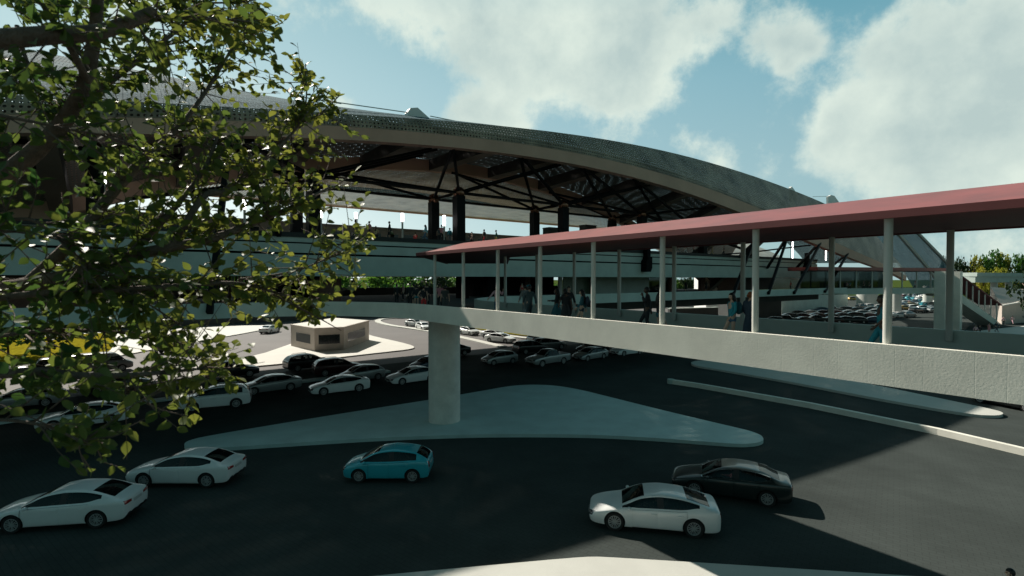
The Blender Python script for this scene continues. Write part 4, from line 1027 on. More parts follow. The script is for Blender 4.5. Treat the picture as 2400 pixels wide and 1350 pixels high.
def car_proto(kind, ns=7):
    if kind in SHELLS: return SHELLS[kind]
    spec = TYPES[kind]; sh = car_shell(spec); P = []       # (name, mesh, location, paintable, sub-parts)
    W0 = spec['W'] / 2; Lh = spec['L'] / 2; st = spec['st']
    pm = PAINT['white']; g = M['carglass']
    P.append(('body', pick(sh, lambda i, c: 0 if i == BODY else (1 if i == TRIM else None), [pm, M['trim']], 'body'), 1, []))
    for sg in (1, -1):
        hz = .70 * st[9][2] + .14; hb = MB(); hx = spec['doors'][1] + .16; yy = W0 * .985
        hm = []
        for hx in (spec['doors'][1] + .2, spec['doors'][2] + .22):
            hb = MB(); hb.tube([(hx - .1, sg * (yy + .004), hz), (hx - .06, sg * (yy + .028), hz), (hx + .06, sg * (yy + .028), hz), (hx + .1, sg * (yy + .004), hz)], .014, 8); hm.append(('handle', hb.mesh('handle', pm, True), 1))
        P.append(('door', pick(sh, lambda i, c: 0 if i == DF and c.y * sg > 0 else None, [pm], 'door', .020), 1, [hm[0]]))
        P.append(('door', pick(sh, lambda i, c: 0 if i == DR and c.y * sg > 0 else None, [pm], 'door', .020), 1, [hm[1]] if kind != 'van' else []))
        P.append(('window', pick(sh, lambda i, c: 0 if i == SWF and c.y * sg > 0 else None, [g], 'window', .004), 0, []))
        if kind != 'van': P.append(('window', pick(sh, lambda i, c: 0 if i == SWR and c.y * sg > 0 else None, [g], 'window', .004), 0, []))
        # mirror
        mx = st[[s[5] for s in st].index('c')][0] - .26; mz = st[[s[5] for s in st].index('c')][2] + .09
        mb = MB(); mb.sphere((mx, sg * (W0 + .085), mz), .1, 12, 8, 0, .75, 1.05, .72); mb.bar((mx, sg * (W0 * .93), mz - .05), (mx, sg * (W0 + .04), mz - .02), .05, .04)
        P.append(('mirror', mb.mesh('mirror', pm, True), 1, []))
    P.append(('windscreen', pick(sh, lambda i, c: 0 if i == WS else None, [g], 'windscreen', .004), 0, []))
    P.append(('rear_window', pick(sh, lambda i, c: 0 if i == RW else None, [g], 'rear_window', .004), 0, []))
    # lamps, grille, plate: patches that follow the bumper, set a little proud of it
    def patch(name, end, y0, y1, z0, z1, m, out=.012, n=5):
        """samples the shell from the front (end=1) or rear (-1)"""
        from mathutils.bvhtree import BVHTree
        bm = bmesh.new(); bm.from_mesh(sh); bvh = BVHTree.FromBMesh(bm); bm.free(); b = MB(); rows = []
        for i in range(n + 1):
            row = []
            for j in range(4):
                y = y0 + (y1 - y0) * i / n; z = z0(i / n) + (z1(i / n) - z0(i / n)) * j / 3 if callable(z0) else z0 + (z1 - z0) * j / 3
                d = Vector((-end, 0, 0)); o_ = Vector((end * 4, y, z)); h = bvh.ray_cast(o_, d)
                x = h[0].x if h[0] is not None else end * (Lh - .25)
                if abs(x) < Lh - .6: x = end * (Lh - .6)
                row.append((x + end * out, y, z))
            rows.append(row)
        vs = [p for r_ in rows for p in r_]; fs = [(i * 4 + j, i * 4 + j + 1, i * 4 + j + 5, i * 4 + j + 4) for i in range(n) for j in range(3)]
        if (end > 0) == (y1 > y0): fs = [f[::-1] for f in fs]
        # side skirts so the patch is a solid lens, not a sheet
        back = [(x - end * .05, y, z) for x, y, z in vs]; k = len(vs); nn = n
        b.add(vs + back, fs + [tuple(q + k for q in f[::-1]) for f in fs])
        edge = [i * 4 for i in range(n + 1)] + [n * 4 + j for j in (1, 2, 3)] + [i * 4 + 3 for i in range(n - 1, -1, -1)] + [2, 1]
        for a, c in zip(edge, edge[1:] + edge[:1]): b.f.append((a, c, c + k, a + k)); b.mi.append(0)
        me = b.mesh(name, m, True, 35)
        bm = bmesh.new(); bm.from_mesh(me); bmesh.ops.recalc_face_normals(bm, faces=bm.faces); bm.to_mesh(me); bm.free()
        return me
    tall = kind in ('suv', 'pickup', 'van'); zf = st[1][2]; zr_ = st[-3][2]
    for sg in (1, -1):
        P.append(('headlight', patch('headlight', 1, sg * W0 * .52, sg * W0 * .86, lambda t: zf - .10 + .03 * t, lambda t: zf + .03 + .06 * t, M['lampclear']), 0, []))
        if kind in ('hatch', 'suv', 'van', 'pickup'):
            P.append(('tail_light', patch('tail_light', -1, sg * W0 * .66, sg * W0 * .86, lambda t: zr_ - .26, lambda t: zr_ - .02 + .03 * t, M['lampred']), 0, []))
        else:
            P.append(('tail_light', patch('tail_light', -1, sg * W0 * .44, sg * W0 * .86, lambda t: zr_ - .17, lambda t: zr_ - .08 + .05 * t, M['lampred']), 0, []))
    P.append(('grille', patch('grille', 1, -W0 * .40, W0 * .40, zf - .16, zf + .01, M['trim']), 0, []))
    P.append(('air_intake', patch('air_intake', 1, -W0 * .62, W0 * .62, st[1][1] + .05, st[1][1] + .16, M['trim'], .008), 0, []))
    P.append(('number_plate', patch('number_plate', -1, -.26, .26, zr_ - .24, zr_ - .13, M['plate'], .016, 2), 0, []))
    P.append(('number_plate', patch('number_plate', 1, -.24, .24, zf - .235, zf - .135, M['plate'], .03, 2), 0, []))
    P.append(('bumper_trim', patch('bumper_trim', -1, -W0 * .72, W0 * .72, st[-3][1] + .03, st[-3][1] + .13, M['trim'], .01), 0, []))
    # cabin: floor tub, dashboard, seats
    cb = MB(); zc = st[9][2]; xc = [s for s in st if s[5] == 'c'][0][0]; xr = [s for s in st if s[5] in 'gm'][-1][0]; y = W0 * .80
    cb.abox(xr + .1, xc, -y, y, .30, .36); cb.abox(xc - .55, xc - .1, -y, y, .36, zc - .01)
    for sx in ((-.1, 1), (-.1, -1)) if kind != 'van' else ((1.2, 1), (1.2, -1)):
        cb.abox(sx[0] - .28, sx[0] + .25, sx[1] * .37 - .24, sx[1] * .37 + .24, .36, .56)
        cb.prism([(sx[0] - .42, sx[1] * .37 - .22), (sx[0] - .28, sx[1] * .37 - .22), (sx[0] - .28, sx[1] * .37 + .22), (sx[0] - .42, sx[1] * .37 + .22)], .5, zc + .12)
        cb.abox(sx[0] - .43, sx[0] - .33, sx[1] * .37 - .12, sx[1] * .37 + .12, zc + .12, zc + .30)
    cb.abox(xr + .02, xr + .35, -y, y, .36, zc - .02)
    if kind in ('sedan', 'fastback', 'hatch', 'estate', 'suv'): cb.abox(-1.2, -1.05, -y, y, .4, zc + .08)
    P.append(('interior', cb.mesh('interior', M['cabin']), 0, []))
    if spec.get('bed'):
        bb = MB(); bb.abox(-2.5, -1.06, -W0 * .80, W0 * .80, 1.10, 1.192); P.append(('load_bed', bb.mesh('load_bed', M['trim']), 0, []))
        bb = MB(); bb.tube([(-1.12, -W0 * .74, 1.18), (-1.12, -W0 * .7, 1.52), (-1.12, W0 * .7, 1.52), (-1.12, W0 * .74, 1.18)], .03, 8); P.append(('roll_bar', bb.mesh('roll_bar', M['chrome'], True), 0, []))
    if kind in ('suv', 'estate'):
        for sg in (1, -1):
            bb = MB(); zt = spec['H']; yy = W0 * .63; bb.tube([(.05, sg * yy, zt - .06), (-.15, sg * yy, zt + .015), (-1.25, sg * yy, zt + .012), (-1.45, sg * yy, zt - .07)], .02, 8); P.append(('roof_rail', bb.mesh('roof_rail', M['chrome'], True), 0, []))
    key = (spec['r'], ns)
    if key not in WHEELS:
        ty, ri = wheel_meshes(spec['r'], .22, ns); WHEELS[key] = ((ty, ri), (flip_y(ty), flip_y(ri)))
    bpy.data.meshes.remove(sh)
    SHELLS[kind] = (spec, P, key); return SHELLS[kind]
def set_paint(o, m):
    o.material_slots[0].link = 'OBJECT'; o.material_slots[0].material = m
def add_car(kind, colour, label, loc, rz, cat='car', name=None, group=None, chrome=False):
    spec, P, key = car_proto(kind); m = PAINT[colour]
    names = {'sedan': 'sedan_car', 'fastback': 'sedan_car', 'hatch': 'hatchback_car', 'suv': 'suv_car', 'estate': 'estate_car', 'pickup': 'pickup_truck', 'van': 'delivery_van'}
    o = thing(name or names[kind], label, cat, loc, group, rz)
    for nm, me, pt, subs in P:
        c = link(nm, me, o)
        if pt: set_paint(c, m)
        for sn, sm, sp in subs:
            s_ = link(sn, sm, c)
            if sp: set_paint(s_, m)
    for wx in spec['wx']:
        for sg in (1, -1):
            ty, ri = WHEELS[key][0 if sg > 0 else 1]
            w = link('wheel', None, o); w.empty_display_size = .1
            w.location = (wx, sg * (spec['W'] / 2 - .125), spec['r'])
            link('tyre', ty, w); link('rim', ri, w)
    if chrome:
        sh = [p for p in P if p[0] == 'window']
        for nm, me, _, _ in sh:
            bm = bmesh.new(); bm.from_mesh(me); pts = []
            b = MB()
            for e in bm.edges:
                if e.is_boundary and min(abs((e.verts[0].co.x + e.verts[1].co.x) / 2 - q_) for q_ in (spec['doors'][1], spec['doors'][1] - .1)) > .11: b.bar(e.verts[0].co * 1.0 + e.verts[0].normal * .006, e.verts[1].co + e.verts[1].normal * .006, .03)
            bm.free(); link('window_trim', b.mesh('window_trim', M['chrome']), o)
    return o, spec
def car_px(kind, colour, label, fpx, rpx, side=1, **k):
    """front and rear tyre contact points of the visible side; side=1: the car's left side shows"""
    f, r_ = at(*fpx), at(*rpx); spec = TYPES[kind]
    d = (f - r_).normalized(); n = Vector((-d.y, d.x, 0))        # n: the car's left
    mid = (f + r_) / 2 - d * ((spec['wx'][0] + spec['wx'][1]) / 2) - n * side * (spec['W'] / 2 - .1)
    o, sp = add_car(kind, colour, label, (mid.x, mid.y, .0), math.atan2(d.y, d.x), **k)
    return o
GR = 'cars on the roads below the footbridge'
CARS = {}
def c_(key, *a, **k): k.setdefault('group', GR); CARS[key] = car_px(*a, **k)
c_('A', 'sedan', 'white', 'white sedan nearest the lower left corner, partly cut off by the frame', (30, 1250), (227, 1237))
c_('B', 'sedan', 'white', 'white sedan second from the lower left, its red tail light showing', (334, 1143), (490, 1143))
c_('C', 'hatch', 'blue', 'bright blue hatchback alone on the dark road before the big pillar', (842, 1131), (966, 1131))
c_('D', 'fastback', 'white', 'white fastback in the foreground overlapping the dark green sedan', (1441, 1243), (1625, 1260))
c_('E', 'sedan', 'green', 'dark green sedan with chrome window line at the edge of the sunlight', (1631, 1163), (1794, 1187), chrome=True)
c_('F', 'fastback', 'white', 'white fastback left of the big pillar, nose to the left, just above the teal island', (760, 928), (840, 919))
c_('G', 'sedan', 'silver', 'silver grey sedan between two white cars in the left queue', (596, 927), (680, 916))
c_('H', 'suv', 'white', 'white tall hatch behind the hanging leaves in the left queue', (452, 966), (553, 957))
c_('I', 'sedan', 'white', 'pale sedan behind the lowest leaves at far left, red tail light visible', (127, 1011), (259, 996))
c_('J', 'sedan', 'silver', 'pale sedan at the left frame edge, mostly behind leaves', (-20, 966), (109, 953))
c_('K', 'sedan', 'white', 'white sedan cut off by the left side of the big pillar', (939, 904), (1012, 894))
c_('L', 'hatch', 'navy', 'dark blue car peeping out behind the white sedan beside the big pillar', (985, 874), (1045, 866))
c_('M', 'sedan', 'black', 'dark sedan whose tail sticks out right of the big pillar', (1032, 838), (1096, 832))
c_('N', 'hatch', 'silver', 'silver grey hatchback behind the white fastback, left of the pillar', (820, 899), (890, 890))
c_('O', 'suv', 'maroon', 'very dark red suv between the black suv and the silver hatchback', (826, 877), (765, 883), -1)
c_('P', 'suv', 'black', 'black suv below the booth, leftmost of the dark pair', (757, 864), (700, 871), -1)
c_('Q', 'suv', 'black', 'black suv right below the tip of the booth island, behind leaves', (586, 884), (508, 893), -1)
c_('R', 'estate', 'grey', 'dark grey estate car under the long thin branch at left', (328, 911), (224, 925), -1)
c_('S', 'van', 'grey', 'grey delivery van on the lit road left of the queue', (277, 871), (204, 879), -1, cat='van')
c_('T', 'pickup', 'black', 'black pickup standing behind the grey van', (150, 880), (84, 887), -1, cat='pickup')
c_('U', 'pickup', 'grey', 'dark grey pickup driving away beside the white plaza', (452, 818), (402, 829), -1, cat='pickup')
c_('V', 'sedan', 'white', 'small white car on the far lit road left of the booth', (657, 777), (630, 783), -1)
c_('W', 'hatch', 'silver', 'silver hatch facing left, first car right of the big pillar under the bridge', (1156, 857), (1202, 852))
c_('X', 'pickup', 'silver', 'silver pickup with open bed under the footbridge', (1271, 861), (1320, 854), cat='pickup')
c_('Y', 'sedan', 'silver', 'pale silver sedan right of the pickup under the footbridge', (1376, 847), (1415, 841))
c_('Z', 'sedan', 'black', 'black sedan mostly hidden behind the pale silver sedan', (1378, 830), (1422, 824))
c_('AA', 'suv', 'black', 'black suv behind the silver hatch under the footbridge', (1282, 826), (1222, 832), -1)
c_('AB', 'suv', 'grey', 'dark suv hidden behind the open bed of the silver pickup', (1322, 818), (1270, 823), -1)
c_('AC', 'suv', 'silver', 'silver suv at the edge of the shade behind the two black suvs', (1298, 805), (1260, 809), -1)
c_('AD', 'sedan', 'white', 'sunlit white sedan, frontmost of the three right of the big pillar', (1185, 805), (1147, 802), -1)
c_('AE', 'sedan', 'white', 'sunlit white sedan half hidden behind the frontmost white one', (1172, 796), (1135, 793), -1)
c_('AF', 'hatch', 'white', 'sunlit white hatch right beside the edge of the big pillar', (1101, 787), (1081, 784), -1)
c_('AG', 'sedan', 'white', 'pale car under the bridge edge, only its lower half showing', (1464, 835), (1497, 831))
c_('AH', 'sedan', 'white', 'sunlit white car on the far curve, front one of two', (991, 775), (975, 771), -1)
c_('AI', 'hatch', 'white', 'sunlit white car on the far curve, rear one of two', (971, 766), (958, 765), -1)
c_('AJ', 'sedan', 'black', 'black sedan at the right frame edge under the bridge', (2303, 946), (2400, 965))

# ---------------------------------------------------------------- the far car parks: simple cars, each one a thing
def far_mesh(kind):
    spec = TYPES[kind]; sh = car_shell(spec, 1, False)
    me = pick(sh, lambda i, c: 1 if i in (WS, RW, SWF, SWR) else (2 if i == TRIM else 0), [PAINT['white'], M['darkwin'], M['trim'], M['rim']], 'far_car')
    bm = bmesh.new(); bm.from_mesh(me); b = MB()
    for wx in spec['wx']:
        for sg in (1, -1):
            y = sg * (spec['W'] / 2 - .1); b.tube([(wx, y - sg * .12, spec['r']), (wx, y + sg * .115, spec['r'])], spec['r'], 14, 0); b.tube([(wx, y, spec['r']), (wx, y + sg * .12, spec['r'])], spec['r'] * .6, 12, 1)
    wm = b.mesh('w', [M['tyre'], M['rim']]); 
    for p in wm.polygons: p.material_index = 2 if p.material_index == 0 else 3
    bm.from_mesh(wm); bm.to_mesh(me); bm.free(); bpy.data.meshes.remove(wm); bpy.data.meshes.remove(sh); return me
FAR = {k: far_mesh(k) for k in ('sedan', 'hatch', 'suv', 'estate', 'pickup')}
FARN = {'sedan': 'sedan_car', 'hatch': 'hatchback_car', 'suv': 'suv_car', 'estate': 'estate_car', 'pickup': 'pickup_truck'}
COLW = {'white': 'white', 'silver': 'silver', 'grey': 'grey', 'black': 'black', 'green': 'dark green', 'blue': 'blue', 'red': 'red', 'gold': 'yellow', 'navy': 'navy blue', 'maroon': 'dark red'}
KW = {'sedan': 'sedan', 'hatch': 'hatchback', 'suv': 'suv', 'estate': 'estate car', 'pickup': 'pickup'}
rc = random.Random(21)
def far_car(kind, colour, p, rz, zone, group):
    o = link(FARN[kind], FAR[kind]); o.location = (p.x, p.y, 0); o.rotation_euler = (0, 0, rz); set_paint(o, PAINT[colour])
    tag(o, '%s %s %s' % (COLW[colour], KW[kind], zone), 'car', group)
def far_block(rows, zone, cols, group, face):
    for (x0, x1, y, n) in rows:
        for k in range(n):
            x = x0 + (x1 - x0) * (k + .5 + rc.uniform(-.12, .12)) / n
            p = at(x, y + rc.uniform(-.5, .5)); far_car(rc.choice(['sedan', 'sedan', 'hatch', 'suv', 'suv', 'estate', 'pickup']), rc.choice(cols), p, face + rc.uniform(-.25, .25), zone, group)
dark = ['black', 'black', 'grey', 'navy', 'green', 'silver', 'maroon']
mixc_ = ['white', 'silver', 'silver', 'white', 'grey', 'black', 'blue', 'red', 'gold', 'navy']
far_block([(1795, 2060, 757, 8), (1830, 2075, 747, 8), (1850, 2060, 739, 7), (1905, 2080, 731, 6)], 'parked in the shade below the concourse, before the slanting wall', dark, 'cars parked in the shade under the concourse', R(160))
far_block([(2010, 2085, 724, 4), (2030, 2090, 716, 3), (2012, 2050, 712, 2)], 'parked in the sun beside the thick white round column', ['white', 'silver', 'white', 'grey'], 'cars parked in the sun behind the concourse', R(20))
far_block([(2098, 2135, 744, 2), (2140, 2195, 733, 3), (2112, 2190, 726, 4), (2112, 2190, 719, 5), (2112, 2178, 713, 5), (2112, 2172, 708, 5), (2112, 2176, 703, 5), (2112, 2180, 699, 5), (2112, 2180, 696, 5)], 'parked in the rows seen under the distant stair bridge', mixc_, 'cars parked under the stair bridge', R(15))
far_block([(2316, 2400, 708, 6), (2316, 2400, 702, 7), (2320, 2400, 697, 8), (2320, 2400, 693, 9), (2320, 2400, 689, 10)], 'parked in the far lot below the viaduct', mixc_, 'cars parked beyond the viaduct', R(40))
far_car('suv', 'gold', at(1998, 704), R(10), 'alone on the sunlit strip between wall and column', 'cars parked in the sun behind the concourse')
# ================================================================ people
SKINS = {'fair': (.58, .38, .28), 'tan': (.42, .25, .16), 'dark': (.12, .065, .042)}
SKM = {k: mat('skin_' + k, v, .55, var=.06) for k, v in SKINS.items()}
M['eye'] = mat('eye_dark', (.02, .015, .012), .3, var=0); M['lip'] = mat('lips', (.25, .08, .07), .5, var=0)
HAIRC = {'black': (.008, .007, .007), 'brown': (.05, .025, .014), 'red': (.26, .075, .022), 'blond': (.42, .28, .12), 'grey': (.25, .25, .24)}
HAM = {k: mat('hair_' + k, v, .5, var=.25, scale=20) for k, v in HAIRC.items()}
CLC = {'black': (.010, .011, .013), 'navy': (.013, .022, .034), 'suit': (.022, .036, .042), 'teal': (.012, .14, .17), 'tealdark': (.012, .06, .075), 'pink': (.42, .24, .27), 'red': (.34, .025, .025), 'white': (.70, .70, .68),
       'blue': (.17, .34, .44), 'jeans': (.03, .075, .12), 'yellow': (.42, .26, .05), 'green': (.02, .09, .05), 'olive': (.06, .07, .03), 'grey': (.12, .13, .13), 'rose': (.30, .12, .14), 'darkgrey': (.03, .034, .034), 'tan': (.34, .24, .13)}
CLC = {k: tuple(min(.75, x * 1.9 + .006) for x in v) for k, v in CLC.items()}
CLM = {k: mat('cloth_' + k, v, .85, var=.15, scale=12) for k, v in CLC.items()}
M['shoe'] = mat('shoe', (.015, .013, .012), .5, var=.1)

def pose(kind):
    J = dict(pelvis=(0, 0, .95), waist=(0, .005, 1.10), chest=(0, .0, 1.32), neck=(0, -.01, 1.48), head=(0, .015, 1.56),
             shL=(.17, -.01, 1.43), elL=(.23, -.03, 1.15), wrL=(.25, .04, .90), shR=(-.17, -.01, 1.43), elR=(-.23, -.03, 1.15), wrR=(-.25, .04, .90),
             hiL=(.085, 0, .92), knL=(.10, .02, .50), anL=(.10, -.02, .09), hiR=(-.085, 0, .92), knR=(-.10, .02, .50), anR=(-.10, -.02, .09), face=0.0)
    def up(**k): J.update(k)
    if kind.startswith('walk'):
        up(knL=(.09, .22, .53), anL=(.09, .33, .11), knR=(-.09, .02, .50), anR=(-.09, -.30, .17), elR=(-.25, .04, 1.17), wrR=(-.23, .22, .97), elL=(.25, -.13, 1.17), wrL=(.26, -.16, .91))
    if kind == 'walk_phone': up(elR=(-.26, .12, 1.20), wrR=(-.12, .17, 1.44))
    if kind == 'walk_tray': up(elR=(-.22, .05, 1.16), wrR=(-.12, .30, 1.16), elL=(.22, .05, 1.16), wrL=(.12, .30, 1.16))
    if kind == 'gesture': up(elL=(.34, .06, 1.22), wrL=(.50, .14, 1.05), elR=(-.30, .02, 1.25), wrR=(-.33, .14, 1.48))
    if kind == 'hip': up(elR=(-.36, -.06, 1.18), wrR=(-.20, .06, 1.02))
    if kind == 'crouch': up(pelvis=(0, -.1, .42), waist=(0, -.05, .58), chest=(0, .08, .80), neck=(0, .12, .96), head=(0, .15, 1.04), shL=(.17, .09, .90), shR=(-.17, .09, .90), elL=(.24, .28, .72), elR=(-.24, .28, .72), wrL=(.12, .45, .62), wrR=(-.12, .45, .62),
                         hiL=(.09, -.1, .40), hiR=(-.09, -.1, .40), knL=(.15, .28, .50), knR=(-.15, .26, .47), anL=(.12, .05, .09), anR=(-.12, .02, .09))
    if kind == 'sit': up(pelvis=(0, 0, .10), waist=(0, -.06, .26), chest=(0, -.13, .50), neck=(0, -.14, .66), head=(0, -.10, .74), shL=(.17, -.14, .60), shR=(-.17, -.14, .60), elL=(.24, .02, .40), elR=(-.24, .02, .40), wrL=(.15, .27, .44), wrR=(-.15, .27, .44),
                      hiL=(.09, .02, .09), hiR=(-.09, .02, .09), knL=(.12, .44, .16), knR=(-.12, .44, .16), anL=(.12, .62, -.16), anR=(-.12, .62, -.16))
    return {k: (Vector(v) if isinstance(v, tuple) else v) for k, v in J.items()}
def skin_mesh(verts, edges, radii, root=0, sub=1):
    me = bpy.data.meshes.new('sk'); me.from_pydata([tuple(v) for v in verts], edges, []); o = link('sk', me)
    o.modifiers.new('s', 'SKIN'); sv = me.skin_vertices[0].data
    for i, r_ in enumerate(radii):
        sv[i].radius = (r_, r_) if not isinstance(r_, tuple) else r_; sv[i].use_root = (i == root)
    md = o.modifiers.new('u', 'SUBSURF'); md.levels = sub; md.render_levels = sub
    res = evaluate(o); rm(o); return res
def collect(mb, me, mi=0):
    mb.add([v.co for v in me.vertices], [tuple(p.vertices) for p in me.polygons], mi); bpy.data.meshes.remove(me)
PCACHE = {}
def body_mesh(kind):
    if ('body', kind) in PCACHE: return PCACHE[('body', kind)]
    J = pose(kind); names = ['pelvis', 'waist', 'chest', 'neck', 'head', 'shL', 'elL', 'wrL', 'shR', 'elR', 'wrR', 'hiL', 'knL', 'anL', 'hiR', 'knR', 'anR']
    rad = dict(pelvis=.125, waist=.112, chest=.125, neck=.052, head=.05, sh=.058, el=.040, wr=.027, hi=.090, kn=.055, an=.040)
    V_ = [J[n] for n in names]; Rr = [rad.get(n, rad.get(n[:2])) for n in names]; ix = {n: i for i, n in enumerate(names)}
    E = [('pelvis', 'waist'), ('waist', 'chest'), ('chest', 'neck'), ('neck', 'head')]
    for s in 'LR': E += [('chest', 'sh' + s), ('sh' + s, 'el' + s), ('el' + s, 'wr' + s), ('pelvis', 'hi' + s), ('hi' + s, 'kn' + s), ('kn' + s, 'an' + s)]
    for s in 'LR':                                      # foot
        d = (J['kn' + s] - J['an' + s]); f = Vector((0, 1, 0)) if kind != 'sit' else Vector((0, .9, .2))
        drop = .055 if J['an' + s].z < .12 or kind == 'sit' else .11
        V_.append(J['an' + s] + f * .17 - Vector((0, 0, drop))); Rr.append(.03); names.append('to' + s); ix['to' + s] = len(V_) - 1; E.append(('an' + s, 'to' + s))
    me = skin_mesh(V_, [(ix[a], ix[b]) for a, b in E], Rr)
    b = MB(); collect(b, me, 0)
    # head with brow, nose, chin, ears
    hc = J['head'] + Vector((0, .012, .085)); n, m = 16, 14; o0 = len(b.v); hb = MB(); hb.sphere(hc, .115, n, m, 0, .66, .80, 1.0)
    vv = []
    for x, y, z in hb.v:
        p = Vector((x, y, z)) - hc; fy = p.y / .092
        if p.z < -.02: p.x *= 1 - .28 * min(1, (-p.z - .02) / .09); p.y = p.y * .95 + (.012 if fy > 0 else .0)
        if fy > .9 and -.045 < p.z < .0: p.y += .020 * (1 - abs(p.x) / .04) if abs(p.x) < .04 else 0
        if fy > .6 and .0 < p.z < .03: p.y -= .004
        vv.append(p + hc)
    hb.v = [tuple(v) for v in vv]
    for fi, f in enumerate(hb.f):
        c = sum((Vector(hb.v[i]) for i in f), Vector()) / len(f) - hc
        if c.y > .05 and .0 < c.z < .03 and .015 < abs(c.x) < .055: hb.mi[fi] = 1
        if c.y > .06 and -.075 < c.z < -.05 and abs(c.x) < .03: hb.mi[fi] = 2
    for s in (1, -1): hb.sphere(hc + Vector((s * .077, -.008, -.005)), .028, 8, 6, 0, .35, .7, 1.1)
    b.add(hb.v, hb.f, 0); b.mi[-len(hb.f):] = hb.mi
    # hands: palm, four curled fingers, a thumb leaving the side of the palm
    for s, sg in (('L', 1), ('R', -1)):
        w = J['wr' + s]; d = (w - J['el' + s]).normalized(); side = d.cross(Vector((1, 0, 0)) * sg).normalized() if abs(d.x) < .9 else Vector((0, 1, 0))
        # side: across the palm towards the thumb (forwards); nrm: towards the body
        side = (Vector((0, 1, 0)) - d * d.y); side = side.normalized() if side.length > .2 else Vector((0, 0, 1)); nrm = d.cross(side).normalized()
        if nrm.x * sg > 0: nrm = -nrm
        b.tube([w - d * .02, w + d * .03, w + d * .075, w + d * .095], [.024, .033, .036, .026], 8)
        for k, (off, ln) in enumerate(((.026, .068), (.009, .078), (-.009, .072), (-.025, .056))):
            a = w + d * .088 + side * off
            b.tube([a, a + d * ln * .45 + nrm * .006, a + d * ln * .8 + nrm * .022, a + d * ln * .95 + nrm * .038], [.0095, .009, .0085, .006], 6)
        a = w + d * .035 + side * .028
        b.tube([a, a + side * .028 + d * .03 + nrm * .008, a + side * .034 + d * .058 + nrm * .016], [.012, .0105, .008], 6)
    r = b.mesh('body', [SKM['fair'], M['eye'], M['lip']], True); PCACHE[('body', kind)] = r; return r
